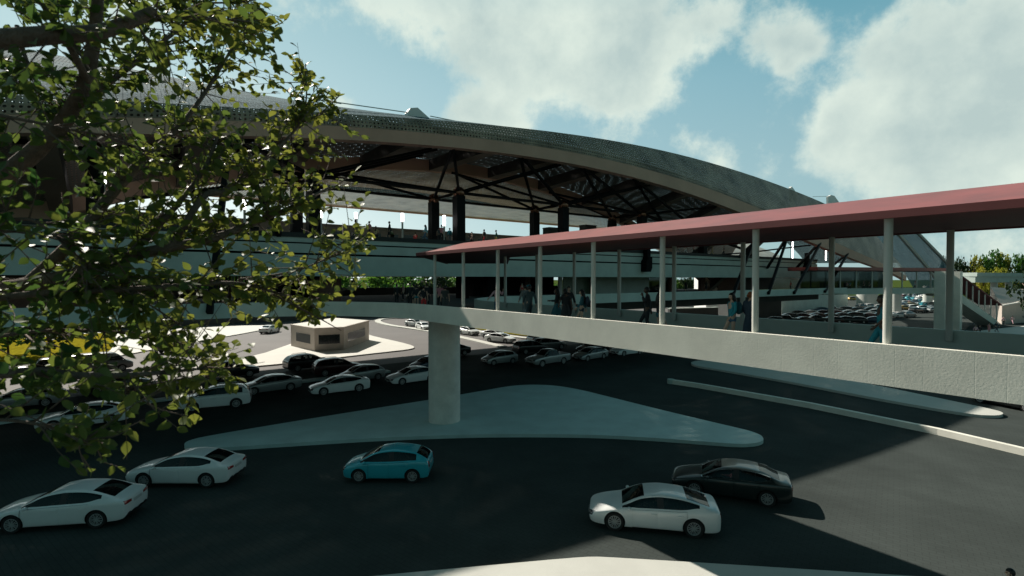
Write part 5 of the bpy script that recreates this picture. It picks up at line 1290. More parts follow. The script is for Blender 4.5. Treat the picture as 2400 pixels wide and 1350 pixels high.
def garment(kind, what):
    key = (kind, what)
    if key in PCACHE: return PCACHE[key]
    J = pose(kind); b = MB()
    def up_arm(s, t): return J['sh' + s].lerp(J['el' + s], t)
    if what in ('shirt', 'jacket', 'tee', 'vest', 'dress_top', 'coat'):
        ex = .022 if what in ('jacket', 'coat') else .012
        low = J['pelvis'] + Vector((0, 0, -.10 if what in ('jacket', 'coat') else .0)) * (1 if kind not in ('sit', 'crouch') else 0)
        V_ = [low, J['waist'], J['chest'], J['neck'] - Vector((0, 0, .045))]; Rr = [.132 + ex, .115 + ex, .130 + ex, .055 + ex]; E = [(0, 1), (1, 2), (2, 3)]
        for s in 'LR':
            k = len(V_); sl = {'shirt': 1.93, 'jacket': 1.95, 'coat': 1.95, 'tee': .6, 'vest': .05, 'dress_top': .75}[what]
            V_.append(J['sh' + s]); Rr.append(.060 + ex); E.append((2, k))
            if sl <= 1: V_.append(up_arm(s, max(sl, .15))); Rr.append(.052 + ex); E.append((k, k + 1))
            else:
                V_ += [J['el' + s], J['el' + s].lerp(J['wr' + s], sl - 1)]; Rr += [.042 + ex, .030 + ex]; E += [(k, k + 1), (k + 1, k + 2)]
        collect(b, skin_mesh(V_, E, Rr, 1))
    elif what in ('trousers', 'shorts'):
        V_ = [J['pelvis'] + Vector((0, 0, .06)), J['pelvis']]; Rr = [.128, .136]; E = [(0, 1)]
        for s in 'LR':
            k = len(V_); V_.append(J['hi' + s] - Vector((0, 0, .04 if kind != 'sit' else 0))); Rr.append(.102); E.append((1, k))
            if what == 'trousers': V_ += [J['kn' + s], J['an' + s] + Vector((0, 0, .03))]; Rr += [.068, .056]; E += [(k, k + 1), (k + 1, k + 2)]
            else: V_.append(J['hi' + s].lerp(J['kn' + s], .42)); Rr.append(.095); E.append((k, k + 1))
        collect(b, skin_mesh(V_, E, Rr, 1))
    elif what in ('skirt', 'dress_skirt', 'coat_skirt'):
        p = J['pelvis']; n = 20; lo = {'skirt': .50, 'dress_skirt': .52, 'coat_skirt': .46}[what]
        sp = .06 if kind.startswith('walk') else .02
        prof = [(p.z + .10, .128, .105), (p.z - .02, .155, .13), (p.z - .2, .17, .15 + sp), (lo + .08, .178, .16 + sp * 1.8), (lo, .18, .165 + sp * 2)]
        if kind == 'sit': prof = [(p.z + .1, .13, .11), (p.z, .15, .13)]
        vs = [(rx * math.cos(2 * math.pi * k / n), p.y + ry * math.sin(2 * math.pi * k / n) + .01 * math.sin(5 * k), z) for z, rx, ry in prof for k in range(n)]
        b.add(vs, [(i * n + k, i * n + (k + 1) % n, (i + 1) * n + (k + 1) % n, (i + 1) * n + k) for i in range(len(prof) - 1) for k in range(n)])
    elif what == 'shoes':
        for s in 'LR':
            a = J['an' + s]; lift = 0 if a.z < .12 or kind == 'sit' else 1
            t = a + Vector((0, .19, -.05 - .055 * lift)) if kind != 'sit' else a + Vector((0, .17, 0))
            b.tube([a + Vector((0, -.06, -.045)), a + Vector((0, 0, -.03)), a.lerp(t, .6) + Vector((0, 0, -.012)), t], [.034, .050, .044, .026], 8)
    elif what.startswith('hair'):
        hc = J['head'] + Vector((0, .012, .085)); hb = MB(); hb.sphere(hc + Vector((0, -.012, .018)), .122, 16, 12, 0, .72, .84, .95)
        keep = [f for f in hb.f if not (lambda c: c.y > .02 and c.z < .045 or c.z < -.055)(sum((Vector(hb.v[i]) for i in f), Vector()) / len(f) - hc)]
        b.add(hb.v, keep)
        if what == 'hair_long':
            q = hc; nk = (J['chest'] - J['neck']).normalized()
            b.tube([q + Vector((0, -.045, .05)), q + Vector((0, -.075, -.04)), q + Vector((0, -.10, -.15)), q + Vector((0, -.13, -.30)), q + Vector((0, -.125, -.44)), q + Vector((0, -.12, -.50))], [.07, .085, .085, .075, .05, .015], 12)
            for s in (1, -1): b.tube([q + Vector((s * .06, -.01, .05)), q + Vector((s * .078, -.02, -.06)), q + Vector((s * .075, -.06, -.17))], [.03, .032, .02], 8)
        if what == 'hair_bob':
            q = hc; b.tube([q + Vector((0, -.035, .05)), q + Vector((0, -.06, -.04)), q + Vector((0, -.055, -.12))], [.075, .092, .07], 12)
        if what == 'hair_bun': b.sphere(hc + Vector((0, -.12, .0)), .05, 10, 8)
    r = b.mesh(what, [CLM['black']], True); PCACHE[key] = r; return r
OUT = {'suit': [('jacket', 'jacket', 0), ('trousers', 'trousers', 1)], 'shirt': [('shirt', 'shirt', 0), ('trousers', 'trousers', 1)], 'tee': [('tee', 'shirt', 0), ('trousers', 'trousers', 1)],
       'vest': [('vest', 'top', 0), ('trousers', 'trousers', 1)], 'shorts': [('shirt', 'shirt', 0), ('shorts', 'shorts', 1)], 'skirt': [('shirt', 'shirt', 0), ('skirt', 'skirt', 1)],
       'dress': [('dress_top', 'dress', 0), ('dress_skirt', 'dress_skirt', 0)], 'coat': [('coat', 'coat', 0), ('coat_skirt', 'coat_skirt', 0)], 'top': [('vest', 'top', 0), ('skirt', 'skirt', 1)]}
def person(label, loc, head, kind='stand', outfit='shirt', top='black', low='black', skin='fair', hair='short', hc='black', tall=1.75, group=None, tilt=0):
    """head: heading in degrees, 0 = +Y (away from the camera), 90 = towards -X (left in the picture)"""
    o = link('person', body_mesh(kind)); o.location = loc; o.rotation_euler = (0, 0, R(head)); k = tall / 1.78; o.scale = (k, k, k)
    tag(o, label, 'person', group); set_paint(o, SKM[skin])
    for g_, nm, ci in OUT[outfit]:
        c = link(nm, garment(kind, g_), o); set_paint(c, CLM[(top, low)[ci]])
    c = link('hair', garment(kind, 'hair' if hair == 'short' else 'hair_' + hair), o); set_paint(c, HAM[hc])
    c = link('shoes', garment(kind, 'shoes'), o); set_paint(c, M['shoe'])
    return o
def on_bridge(px_, u): p = onu(px_, 700, u); return (p.x, p.y, DECK)
GB = 'people crossing the footbridge'
def pb(lab, px_, u, head, **k): return person(lab, on_bridge(px_, u), head, group=GB, **k)
pb('man in teal shirt with arms out, half hidden by the rightmost near post', 2068, 15.4, 75, kind='walk', outfit='tee', top='teal', low='teal', skin='dark', tall=1.74)
pb('red haired woman in dark coat walking right behind a near post', 1758, 15.6, -60, kind='walk', outfit='coat', top='navy', hair='bun', hc='red', tall=1.74)
wbag = pb('long haired woman in teal dress with backpack, walking left near the red haired woman', 1716, 15.5, 100, kind='walk', outfit='shorts', top='teal', low='jeans', hair='long', tall=1.70)
pb('man in black suit holding a hand to his mouth', 1517, 15.8, 80, kind='walk_phone', outfit='suit', top='black', low='black', skin='dark', tall=1.84)
pb('long haired woman in black top and blue shorts walking right', 1546, 15.4, -75, kind='walk', outfit='shorts', top='black', low='tealdark', hair='long', tall=1.68)
wbag2 = pb('long haired woman in teal dress with backpack, walking left beside the two in black', 1364, 15.3, 80, kind='walk', outfit='shorts', top='tealdark', low='navy', hair='long', tall=1.70)
pb('woman in plain black dress, middle of the trio in the centre of the bridge', 1325, 15.6, 20, kind='walk', outfit='dress', top='black', skin='dark', hair='bob', tall=1.72)
pb('woman in black top and teal skirt holding a tray', 1305, 15.9, 85, kind='walk_tray', outfit='skirt', top='black', low='tealdark', skin='dark', hair='long', tall=1.72)
pb('man in black suit facing the camera behind the woman in black dress', 1333, 16.8, 200, kind='walk', outfit='suit', top='black', low='black', tall=1.80)
pb('man in dark blue suit seen from behind with white cuffs', 1241, 15.2, 15, kind='walk', outfit='suit', top='suit', low='suit', tall=1.84)
pb('man in grey jacket partly hidden by the man in blue suit', 1231, 16.6, 30, kind='walk', outfit='suit', top='grey', low='grey', hair='short', tall=1.84)
pb('person in pale pink shirt gesturing with one arm out', 1165, 16.8, 190, kind='gesture', outfit='shirt', top='pink', low='jeans', tall=1.76)
pb('woman in dark grey dress seen from behind near the bridge end', 1043, 15.2, 5, kind='stand', outfit='dress', top='darkgrey', hair='bob', tall=1.78)
pb('man in dusty pink shirt seen from behind beside the woman in grey dress', 1031, 16.6, 10, kind='stand', outfit='tee', top='rose', low='black', tall=1.86)
pb('person in black top and red trousers with a hand on the hip', 993, 14.6, 10, kind='hip', outfit='vest', top='black', low='red', tall=1.76)
def backpack(owner, lab, m):
    p = wloc(owner); a = owner.rotation_euler.z; f = Vector((-math.sin(a), math.cos(a), 0)); c = p - f * .23 + Vector((0, 0, 1.20))
    o = thing('backpack', lab, 'bag', c, rz=a); b = MB(); b.sphere((0, 0, 0), .2, 14, 10, 0, .8, .5, 1.05); me = b.mesh('sack', m, True); link('sack', me, o)
    b = MB(); b.sphere((0, -.09, -.06), .12, 12, 8, 0, .9, .5, .9); link('pocket', b.mesh('pocket', m, True), o)
backpack(wbag, 'dark teal backpack worn by the woman walking near the red haired woman', CLM['tealdark'])
backpack(wbag2, 'dark backpack worn by the woman walking left in the centre of the bridge', CLM['navy'])
# dim figures at the bridge end and on the concourse
def pc(lab, px_, v, head, **k):
    p = onv(px_, 690, v); return person(lab, (p.x, p.y, DECK), head, group='people on the dark concourse', **k)
pc('person in black standing at the left of the crowd at the bridge end', 930, 40, 40, outfit='suit', tall=1.75)
pc('person in teal shorts at the bridge end beside the red trousers', 976, 33.5, 10, outfit='shorts', top='black', low='teal', hair='bob', tall=1.75)
pc('tall dark figure at the bridge end, left of the teal shorts', 961, 35, 200, outfit='suit', tall=1.86)
pc('dark figure in a long dress at the bridge end crowd', 970, 37, 60, outfit='dress', hair='bob', tall=1.8)
pc('dark figure half hidden behind the person in red trousers', 1001, 36, 10, outfit='suit', tall=1.8)
pc('person in reddish top farther back between the crowd and the greenery', 945, 46, 120, outfit='tee', top='rose', low='black', tall=1.74)
pc('person with orange top deep in the dark concourse above the blue suit', 1224, 44, 160, outfit='tee', top='red', low='black', tall=1.72)
pc('person in teal top deep in the concourse behind the blue suited man', 1239, 46, 10, outfit='tee', top='teal', low='black', skin='dark', tall=1.78)
pc('dark figure standing left inside the bright window opening', 1607, 49, 0, kind='walk', outfit='dress', hair='long', tall=1.7)
pc('dark figure standing right inside the bright window opening, before the white wall', 1655, 49, 0, outfit='dress', hair='long', tall=1.75)
pc('dim figure in red before the dark glazing, left one', 1853, 47, 90, outfit='tee', top='red', low='black', tall=1.75)
pc('dim figure in grey before the dark glazing, right one', 1880, 47, -90, outfit='tee', top='grey', low='black', tall=1.75)
for x, lab, t_, tp in ((1998, 'pale pink figure at the start of the distant covered bridge', 1.72, 'pink'), (2005, 'teal figure at the start of the distant covered bridge', 1.75, 'teal'), (2038, 'dark figure on the distant covered bridge, middle one', 1.78, 'black'), (2051, 'teal figure on the distant covered bridge beside the dark one', 1.7, 'tealdark'),
                       (2160, 'figure in blue shirt by the glazed side of the distant covered bridge', 1.8, 'blue')):
    p = ony(x, 670, 90 + (x - 1998) * .04); person(lab, (p.x, p.y + 1.5, DECK), 100, kind='walk', outfit='tee', top=tp, low='black', tall=t_, group='people on the distant bridge')
# upper deck
def pd(lab, px_, v, head, z=13.2, **k):
    p = onv(px_, 560, v); k.setdefault('tall', 1.75); return person(lab, (p.x, p.y, z), head, group='people on the upper deck', **k)
ZD = 13.25
pd('woman in pale pink top and dark trousers striding left on the deck', 834, 47.2, 90, kind='walk', outfit='tee', top='pink', low='olive', hair='short', hc='brown')
pd('person in dark red top and black trousers striding on the deck', 866, 47.4, 80, kind='walk', outfit='tee', top='rose', low='black')
pd('person in tan shirt crouching at the deck edge, seen from behind', 880, 46.9, 0, kind='crouch', outfit='shirt', top='tan', low='black', skin='dark', tall=1.8)
pd('woman in black suit dress standing on the deck with a black bag', 913, 47.0, 110, kind='stand', outfit='coat', top='black', hair='short', tall=1.82)
pd('woman in olive green dress crouching beside the woman in black', 918, 46.9, 60, kind='crouch', outfit='dress', top='olive', hair='long')
pd('small person in red far back on the deck', 973, 50, 0, kind='crouch', outfit='dress', top='red', hc='brown', tall=1.7)
pd('woman in light blue jacket and jeans striding left on the deck', 997, 47.2, 90, kind='walk', outfit='shirt', top='blue', low='jeans', hair='long')
pd('person in dark top standing close to the left black column', 1029, 47.1, 10, outfit='tee', top='darkgrey', low='black', hair='bob', tall=1.6)
pd('man in pink red shirt and black trousers between the twin black columns', 1035, 46.9, 0, kind='walk', outfit='tee', top='rose', low='black', tall=1.82)
pd('man in teal shirt and grey trousers seen from behind on the deck', 1054, 48.5, 0, outfit='shirt', top='teal', low='grey', skin='dark')
pd('person in black sitting low right of the hooked light', 1106, 47.5, 180, kind='crouch', outfit='shirt', top='black', low='black', tall=1.9)
pd('person in black top and red trousers on the deck', 1135, 47.6, 60, kind='walk', outfit='vest', top='black', low='red')
pd('man in dark green top and ochre trousers on the deck', 1163, 47.4, 90, kind='walk', outfit='shirt', top='green', low='yellow')
pd('person in white shirt sitting behind the leaves at far left of the deck', 150, 47.5, 0, kind='crouch', outfit='tee', top='white', low='black', tall=1.9)
pd('person in white behind the leaves, second from left on the deck', 221, 47.5, 0, kind='crouch', outfit='tee', top='white', low='grey', tall=1.7)
pd('figure in black behind the leaves before the beige train', 284, 47.5, 90, outfit='suit')
for x, lab, kk in ((1590, 'person in pale clothes on the deck above the bridge, left one', dict(top='white', low='grey')), (1608, 'person in white trousers on the deck above the bridge', dict(top='black', low='white')), (1626, 'dark person with pink top on the deck above the bridge', dict(top='rose', low='black')),
                   (1654, 'person in teal top and white trousers on the deck above the bridge', dict(top='teal', low='white')), (1670, 'person in tan clothes on the deck above the bridge', dict(top='tan', low='tan')), (1697, 'person in black on the deck above the bridge, right one', dict(top='black', low='black'))):
    pd(lab, x, 47.3, rnd.choice([80, -80, 10]), kind='walk', outfit='tee', **kk)
# forecourt at right
def pf(lab, px_, py_, head, **k):
    p = at(px_, py_, .12); k.setdefault('tall', 1.76); return person(lab, (p.x, p.y, .12), head, group='people on the right forecourt', **k)
pf('man in pink shirt walking towards the viewer, left of the forecourt group', 2287, 787, 170, kind='walk', outfit='shirt', top='pink', low='black')
pf('person in dark clothes beside the man in pink shirt at the stair foot', 2296, 787, 180, kind='walk', outfit='suit')
pf('woman in dark red dress alone at the stair foot', 2318, 781, 180, outfit='dress', top='rose', skin='tan', hair='bob')
pf('man in dark suit and white shirt walking past the stair foot', 2335, 778, 190, kind='walk', outfit='suit', top='navy', low='navy', tall=1.82)
pf('man in pink shirt and dark trousers walking by the ramp building', 2352, 762, 170, kind='walk', outfit='shirt', top='pink', low='black')
pf('man in black suit walking by the ramp building wall', 2369, 757, 190, kind='walk', outfit='suit')
pf('person in pale pink shirt and light trousers, arms swinging, by the ramp wall', 2373, 760, 170, kind='walk', outfit='shirt', top='pink', low='pink')
pf('pair member in black, left one, near the right frame edge', 2394, 755, 150, kind='walk', outfit='suit')
p = at(2368, 1488, 0); person('dark haired person at the lower right corner, only the head in frame', (p.x, p.y, 0), 60, kind='stand', outfit='shirt', top='navy', low='black', tall=1.78)
# drivers
def driver(key, lab, hair, hc, top, skin='fair', seat=0):
    o = CARS[key]; a = o.rotation_euler.z; q = Matrix.Rotation(a, 3, 'Z') @ Vector((-.02 if seat == 0 else -.82, .37, 0)); p = Vector(o.location) + q
    person(lab, (p.x, p.y, .46), math.degrees(a) - 90, kind='sit', outfit='shirt', top=top, low='black', skin=skin, hair=hair, hc=hc, tall=1.66, group='people in the cars')
driver('D', 'blond woman in dark top driving the foreground white fastback', 'bun', 'blond', 'suit')
driver('E', 'dark haired man in pink shirt driving the dark green sedan', 'short', 'black', 'rose')
driver('C', 'fair man in khaki shirt driving the blue hatchback', 'short', 'brown', 'olive')
driver('C', 'passenger in green on the back seat of the blue hatchback', 'short', 'brown', 'green', 'tan', 1)
driver('A', 'blond driver of the white sedan nearest the lower left corner', 'bob', 'blond', 'tealdark')
driver('B', 'driver of the second white sedan from the lower left', 'short', 'black', 'navy')
driver('F', 'red haired driver of the white fastback above the teal island', 'bob', 'red', 'navy')
driver('G', 'driver of the silver grey sedan in the left queue', 'short', 'brown', 'grey')
driver('K', 'driver of the white sedan cut off by the big pillar', 'short', 'red', 'grey')
driver('H', 'driver of the white tall hatch behind the leaves', 'short', 'red', 'grey')
driver('X', 'driver of the silver pickup under the footbridge', 'short', 'brown', 'white')
driver('W', 'driver of the silver hatch under the footbridge', 'short', 'black', 'grey')
driver('AD', 'driver of the frontmost sunlit white sedan', 'bob', 'red', 'red')
# ================================================================ trees
def leaf_mat(name, c, c2, trans=.35, scale=1.2):
    m = mat(name, c, .5, var=0, spec=.25); nt = m.node_tree; N = nt.nodes; L = nt.links; b = N['Principled BSDF']; out = N['Material Output']
    at_ = N.new('ShaderNodeAttribute'); at_.attribute_name = 'hue'
    mx = N.new('ShaderNodeMix'); mx.data_type = 'RGBA'; mx.inputs[6].default_value = (*c, 1); mx.inputs[7].default_value = (*c2, 1)
    L.new(at_.outputs['Fac'], mx.inputs[0]); L.new(mx.outputs[2], b.inputs['Base Color'])
    t = N.new('ShaderNodeBsdfTranslucent'); hs = N.new('ShaderNodeHueSaturation'); hs.inputs['Value'].default_value = 1.5; hs.inputs['Saturation'].default_value = 1.1; hs.inputs['Hue'].default_value = .485
    L.new(mx.outputs[2], hs.inputs['Color']); L.new(hs.outputs[0], t.inputs[0])
    ms = N.new('ShaderNodeMixShader'); ms.inputs[0].default_value = trans
    L.new(b.outputs[0], ms.inputs[1]); L.new(t.outputs[0], ms.inputs[2]); L.new(ms.outputs[0], out.inputs[0]); return m
M['leaf_near'] = leaf_mat('leaf_near', (.030, .078, .022), (.150, .170, .040), .42)
M['leaf_dark'] = leaf_mat('leaf_dark', (.012, .032, .014), (.030, .052, .016), .2)
M['leaf_mid'] = leaf_mat('leaf_mid', (.03, .10, .028), (.09, .19, .035), .4)
M['leaf_yel'] = leaf_mat('leaf_yellow', (.13, .18, .03), (.34, .31, .05), .4)
M['bark'] = mat('bark', (.13, .092, .072), .9, var=.35, scale=14, bump=.6, bscale=40)

def hue_attr(me, vals, per):
    a = me.attributes.new('hue', 'FLOAT', 'FACE')
    for i, v in enumerate(vals):
        for k in range(per): a.data[i * per + k].value = v
def crown_mesh(seed, m, n_cl=34, n_leaf=46, size=(1, 1, 1), leaf=.16):
    """a crown of leaf-sized faces gathered in clumps; unit radius"""
    r_ = random.Random(seed); b = MB(); hs = []
    cl = []
    for i in range(n_cl):
        while True:
            p = Vector((r_.uniform(-1, 1), r_.uniform(-1, 1), r_.uniform(-.85, 1)))
            if .25 < p.length < 1: break
        cl.append((p * r_.uniform(.75, 1.0), r_.uniform(.22, .40)))
    for c, rr in cl:
        h0 = r_.uniform(0, 1)
        for k in range(n_leaf):
            d = Vector((r_.gauss(0, 1), r_.gauss(0, 1), r_.gauss(0, 1))).normalized() * rr * r_.random() ** .4
            p = c + d; p = Vector((p.x * size[0], p.y * size[1], p.z * size[2]))
            a = Vector((r_.gauss(0, 1), r_.gauss(0, 1), r_.gauss(0, 1) * .6)).normalized(); q = a.orthogonal().normalized(); s_ = leaf * r_.uniform(.6, 1.3)
            q = Matrix.Rotation(r_.uniform(0, 6.28), 3, a) @ q; t = a.cross(q)
            b.add([p - q * s_ * .5, p + t * s_ * .3, p + q * s_ * .5, p - t * s_ * .3], [(0, 1, 2, 3)]); hs.append(min(1, max(0, h0 * .7 + r_.uniform(-.15, .35))))
    me = b.mesh('crown', m); hue_attr(me, hs, 1); return me
CROWNS = {}
def tree(kind, label, p, h, w, group=None, name='tree', z0=0.0, trunk=.35):
    key = kind
    if key not in CROWNS:
        mm = M['leaf_' + kind.split('_')[0]]; CROWNS[key] = crown_mesh(len(CROWNS) * 7 + 3, mm)
    o = thing(name, label, 'tree', (p[0], p[1], z0), group, rnd.uniform(0, 6.28))
    c = link('crown', CROWNS[key], o); ch = h * (1 - trunk); c.location = (0, 0, h - ch * .5); c.scale = (w / 2, w / 2, ch * .55)
    b = MB(); b.tube([(0, 0, -.2), (.05 * w * .1, 0, h * .25), (0, .03 * w, h * .5), (.02 * w, 0, h * .75)], [.035 * h * .6, .028 * h * .6, .02 * h * .6, .008 * h * .6], 8)
    for k in range(4):
        a = k * 1.6 + .4; b.tube([(0, 0, h * (.3 + .06 * k)), (math.cos(a) * w * .16, math.sin(a) * w * .16, h * (.46 + .06 * k)), (math.cos(a) * w * .33, math.sin(a) * w * .33, h * (.58 + .06 * k))], [.012 * h, .009 * h, .004 * h], 6)
    link('trunk', b.mesh('trunk', M['bark'], True), o); return o
rt = random.Random(5)
# the wood behind the station, seen through the open concourse
GW = 'trees behind the station'
kinds = ['dark_a', 'dark_b', 'mid_a', 'dark_c', 'mid_b']
for k in range(46):
    u = -95 + 6 * k + rt.uniform(-2, 2); v = (131 if k % 2 else 145) + rt.uniform(-4, 5); q = W(u, v)
    kd = rt.choice(kinds); lab = 'dark leafy tree seen through the gap between the station decks' if kd.startswith('dark') else 'mid green leafy tree seen through the gap between the station decks'
    tree(kd, lab, q, rt.uniform(11, 14) if u < 110 else rt.uniform(7, 8), rt.uniform(13, 17), GW, trunk=.12)
# bright trees beyond the viaduct at right
spec = [(2212, 606, 'dark_a', 11, 'narrow dark tree peeping out left of the second far post'), (2252, 602, 'dark_b', 24, 'round dark green tree directly right of the far bridge post'), (2283, 599, 'yel_a', 18, 'yellowish tall tree between two dark green ones'), (2312, 600, 'mid_a', 22, 'mid green tree right of the first yellowish one'),
        (2335, 592, 'mid_b', 24, 'tallest mid green tree in the far row'), (2352, 598, 'yel_b', 24, 'broad yellow green tree in the middle of the far row'), (2378, 597, 'mid_a', 26, 'wide dark green tree right of the broad yellow one'), (2412, 600, 'dark_c', 28, 'dark green tree at the right frame edge of the far row'),
        (2305, 626, 'yel_a', 17, 'small pale yellow tree low before the far row, left one'), (2341, 630, 'yel_b', 24, 'small yellow green tree low before the far row, right one')]
for x, yt, kd, wpx, lab in spec:
    Y = 250 if yt < 620 else 215; q = ony(x, 660, Y); top = ony(x, yt, Y).z; tree(kd, lab, q, top, wpx * 2.0 * Y / 1200, 'trees beyond the viaduct', trunk=.15)
for k in range(11):
    x = 2225 + k * 22; Y = 236; q = ony(x, 660, Y); tree(['mid_b', 'dark_b', 'yel_b', 'mid_a'][k % 4], 'bushy tree in the lower far row behind the viaduct columns', q, rt.uniform(9.5, 11.5), 11, 'lower trees beyond the viaduct', trunk=.05)
q = ony(2440, 700, 72); tree('dark_a', 'dark tree at the right frame edge before the ramp building', q, ony(2392, 606, 72).z + .3, 6.4, trunk=.3)
q = at(115, 846); tree('dark_c', 'small dark tree standing on the dry lawn at far left', q, 8.6, 11.5, trunk=.22)
q = at(20, 838); tree('mid_b', 'low dark bush tree on the lawn at the left frame edge', q, 6.5, 9, trunk=.15)
for k in range(8):
    q = ony(1515 + 17 * k, 672, 205); tree(kinds[k % 5], 'leafy tree outside the window opening of the concourse', (q.x, q.y), rt.uniform(9.5, 11.5), 6, 'trees outside the concourse window', trunk=.1)
for x, y in ((1140, 772), (1188, 780), (1207, 783), (1211, 784), (1238, 786)):
    q = at(x, y); o = thing('bollard', 'small dark post on the edge of the yellow lawn behind the pillar', 'post', (q.x, q.y, .1), 'posts along the far lawn'); b = MB(); b.tube([(0, 0, 0), (0, 0, .9)], .12, 8); link('shaft', b.mesh('shaft', M['steel']), o); b = MB(); b.sphere((0, 0, .95), .15, 8, 6); link('cap', b.mesh('cap', M['steel']), o)

# ---------------------------------------------------------------- the foreground tree
def fore_tree():
    root = Vector((-6.6, 4.4, 0)); o = thing('foreground_tree', 'leafy tree reaching in from the upper left close to the viewer', 'tree', root)
    r_ = random.Random(11); b = MB(); twigs = []
    def Q(x, y, d): return ony(x, y, d)
    fork = Vector((-5.6, 4.3, 8.6))
    b.tube([root, Vector((-6.3, 4.4, 3)), Vector((-6.0, 4.35, 6)), fork], [.26, .21, .17, .14], 14)
    limbs = [
        ([fork, Q(-300, 640, 4.2), Q(-60, 470, 4.0), Q(60, 375, 3.9), Q(150, 290, 3.9), Q(205, 190, 3.8), Q(225, 60, 3.8), Q(235, -80, 3.7)], .095, .030),
        ([Q(150, 290, 3.9), Q(190, 245, 4.1), Q(260, 190, 4.3), Q(340, 130, 4.6), Q(430, 60, 4.9), Q(520, -40, 5.2)], .035, .010),
        ([fork, Q(-350, 300, 3.6), Q(-100, 110, 3.2), Q(0, 92, 3.1), Q(120, 82, 3.1), Q(230, 78, 3.2), Q(310, 50, 3.3), Q(360, 25, 3.4)], .085, .030),
        ([Q(310, 50, 3.3), Q(420, 42, 3.6), Q(520, 44, 3.9), Q(600, 52, 4.2)], .018, .005),
        ([Q(205, 190, 3.8), Q(170, 120, 3.6), Q(130, 60, 3.5), Q(80, -20, 3.4)], .03, .012),
        ([fork, Q(-380, 780, 4.0), Q(-120, 700, 3.9), Q(60, 670, 3.8), Q(200, 640, 3.8), Q(300, 600, 3.9), Q(400, 580, 4.0), Q(500, 560, 4.2), Q(600, 520, 4.4), Q(700, 480, 4.7), Q(770, 440, 5.0)], .085, .010),
        ([Q(60, 670, 3.8), Q(180, 560, 3.9), Q(255, 460, 4.1), Q(330, 380, 4.3), Q(345, 365, 4.35)], .045, .035),
        ([Q(330, 380, 4.3), Q(420, 300, 4.6), Q(480, 220, 4.9), Q(540, 120, 5.3), Q(590, 30, 5.6)], .03, .006),
        ([Q(300, 600, 3.9), Q(400, 500, 4.1), Q(480, 400, 4.4), Q(510, 320, 4.6)], .03, .012),
        ([Q(520, 450, 4.4), Q(590, 400, 4.7), Q(660, 340, 5.0), Q(705, 290, 5.2), Q(720, 230, 5.4), Q(716, 150, 5.6)], .022, .004),
        ([Q(700, 300, 5.2), Q(760, 260, 5.4), Q(800, 220, 5.6)], .010, .003),
        ([Q(400, 580, 4.0), Q(480, 450, 4.2), Q(520, 450, 4.4)], .03, .022),
        ([Q(0, 270, 3.4), Q(100, 290, 3.4), Q(170, 305, 3.5), Q(260, 320, 3.6), Q(360, 360, 3.8)], .012, .005),
        ([Q(-150, 720, 3.6), Q(40, 690, 3.6), Q(250, 680, 3.7), Q(430, 670, 3.9), Q(560, 660, 4.2), Q(660, 690, 4.4), Q(740, 720, 4.7)], .030, .006),
        ([Q(560, 655, 4.2), Q(680, 640, 4.5), Q(760, 610, 4.8), Q(850, 560, 5.2)], .012, .003),
        ([Q(640, 690, 4.4), Q(720, 730, 4.6), Q(800, 775, 4.9)], .010, .003),
        ([fork, Q(-350, 900, 3.3), Q(-80, 880, 3.2), Q(80, 872, 3.2), Q(200, 882, 3.3), Q(300, 880, 3.4), Q(420, 870, 3.7), Q(500, 860, 3.9)], .05, .004),
        ([Q(240, 880, 3.35), Q(300, 920, 3.5), Q(370, 960, 3.7), Q(440, 975, 3.9)], .010, .003),
        ([Q(-100, 980, 2.9), Q(40, 985, 2.9), Q(120, 1000, 2.9), Q(180, 1030, 2.95), Q(260, 1050, 3.1)], .012, .003),
        ([Q(180, 1030, 2.95), Q(190, 1070, 3.0), Q(205, 1105, 3.0)], .004, .002),
        ([Q(-60, 560, 3.4), Q(60, 500, 3.4), Q(140, 560, 3.5), Q(220, 640, 3.6), Q(330, 700, 3.8), Q(420, 760, 4.0)], .014, .005),
        ([Q(40, 60, 4.0), Q(60, 140, 4.0), Q(90, 200, 4.0), Q(130, 260, 4.0)], .016, .012),
        ([Q(-80, 800, 3.6), Q(120, 770, 3.7), Q(300, 780, 3.9), Q(420, 800, 4.2), Q(520, 850, 4.4)], .014, .003),
        ([Q(0, -40, 4.4), Q(160, -10, 4.6), Q(330, -20, 4.9), Q(480, 10, 5.2), Q(600, 0, 5.4)], .02, .006),
    ]
    segs = []
    for pts, r0, r1 in limbs:
        P = smooth_poly(pts, 2, False); n = len(P); rad = [r0 + (r1 - r0) * i / (n - 1) for i in range(n)]
        b.tube(P, rad, 10 if r0 > .03 else 7)
        for i in range(n - 1):
            segs.append((P[i], P[i + 1], rad[i]))
    # outline that the crown keeps to, in the frame's own pixels (a pruned crown edge)
    edge = [(-150, -120), (560, -120), (590, 0), (650, 30), (700, 50), (730, 150), (800, 190), (830, 260), (880, 330), (890, 420), (885, 520), (905, 590), (880, 640), (860, 690), (800, 760), (710, 800), (640, 860), (575, 905), (520, 960), (430, 1000), (330, 1010), (300, 1090), (230, 1125), (170, 1120), (140, 1010), (60, 960), (-150, 930)]
    def inside(x, y):
        c = False; n = len(edge)
        for i in range(n):
            (x0, y0), (x1, y1) = edge[i], edge[i - 1]
            if (y0 > y) != (y1 > y) and x < (x1 - x0) * (y - y0) / (y1 - y0) + x0: c = not c
        return c
    def proj(p):
        q = p - EYE; c, s = math.cos(PITCH), math.sin(PITCH); yy = q.y * c - q.z * s; zz = q.y * s + q.z * c
        return 1200 + 1200 * q.x / yy, 675 - 1200 * zz / yy
    lv = MB(); hs = []
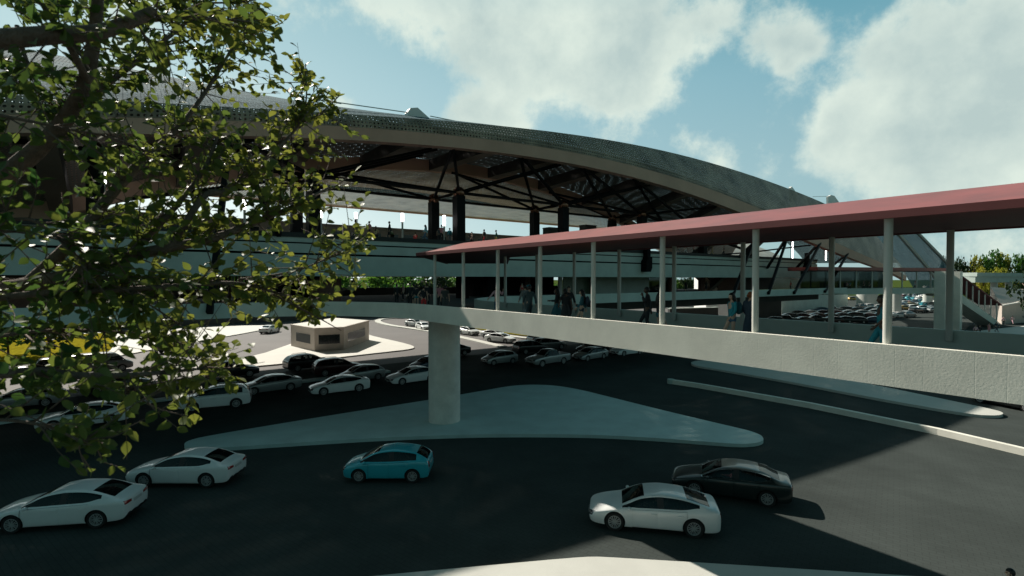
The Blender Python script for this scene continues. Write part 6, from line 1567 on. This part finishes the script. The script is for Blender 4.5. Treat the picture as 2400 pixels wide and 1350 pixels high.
    def leaf(p, d, size, h):
        d = d.normalized(); up = Vector((r_.gauss(0, .8), r_.gauss(0, .8) - .5, .8)); s_ = d.cross(up)
        if s_.length < .1: return
        s_.normalize(); nrm = s_.cross(d); w = size * .33; fold = r_.uniform(.15, .5); curl = r_.uniform(-.2, .35)
        prof = [(0, 0), (.18, .62), (.45, 1.0), (.72, .72), (1.0, 0)]
        mid = [p + d * size * t - nrm * curl * size * t * t for t, _ in prof]
        A = [m_ + s_ * w * k + nrm * w * k * fold for m_, (_, k) in zip(mid, prof)]; B = [m_ - s_ * w * k + nrm * w * k * fold for m_, (_, k) in zip(mid, prof)]
        vs = mid + A[1:4] + B[1:4]      # 0-4 mid, 5-7 A, 8-10 B
        lv.add(vs, [(0, 1, 5), (1, 2, 6, 5), (2, 3, 7, 6), (3, 4, 7), (0, 8, 1), (1, 8, 9, 2), (2, 9, 10, 3), (3, 10, 4)]); hs.append(h)
    n_t = 0
    thin = [s for s in segs if s[2] < .06]
    wts = [max(.02, (s[1] - s[0]).length) * (1.0 if s[2] < .03 else .7) for s in thin]
    tries = 0
    while n_t < 830 and tries < 14000:
        tries += 1
        a, c, rr = r_.choices(thin, wts)[0]; p = a.lerp(c, r_.random()); d0 = (c - a).normalized()
        d = (d0 * r_.uniform(.2, 1.0) + Vector((r_.gauss(0, .6), r_.gauss(0, .6), r_.gauss(.05, .6)))).normalized(); ln = r_.uniform(.2, .75)
        e = p + d * ln
        x, y = proj(e)
        if not inside(x, y) or e.y < 2.6 or (y > 740 and r_.random() < .2): continue
        n_t += 1
        bend = Vector((r_.gauss(0, .06), r_.gauss(0, .06), r_.gauss(-.02, .05))); P = [p, p.lerp(e, .5) + bend * .5, e + bend * .3]
        b.tube(P, [min(rr, .006), .0035, .0015], 5)
        nl = r_.randint(5, 10); h0 = r_.random()
        x_frac = min(1, max(0, (x - 100) / 650))  # leaf colour runs from dark green at left to yellow green rightward
        for k in range(nl):
            t = .25 + .75 * (k + r_.random() * .5) / nl; q = P[0].lerp(P[1], t * 2) if t < .5 else P[1].lerp(P[2], min(1, t * 2 - 1))
            ld = (d * .5 + Vector((r_.gauss(0, .7), r_.gauss(0, .7), r_.gauss(-.25, .5)))).normalized()
            leaf(q, ld, r_.uniform(.058, .112), min(1, max(0, .12 + .35 * x_frac + .4 * h0 * (.4 + x_frac) + r_.uniform(-.15, .3))))
    me = lv.mesh('crown', M['leaf_near'], True); hue_attr(me, hs, 8)
    me.transform(Matrix.Translation(-root)); link('crown', me, o)
    tm = b.mesh('trunk', M['bark'], True); tm.transform(Matrix.Translation(-root)); link('trunk', tm, o)
fore_tree()
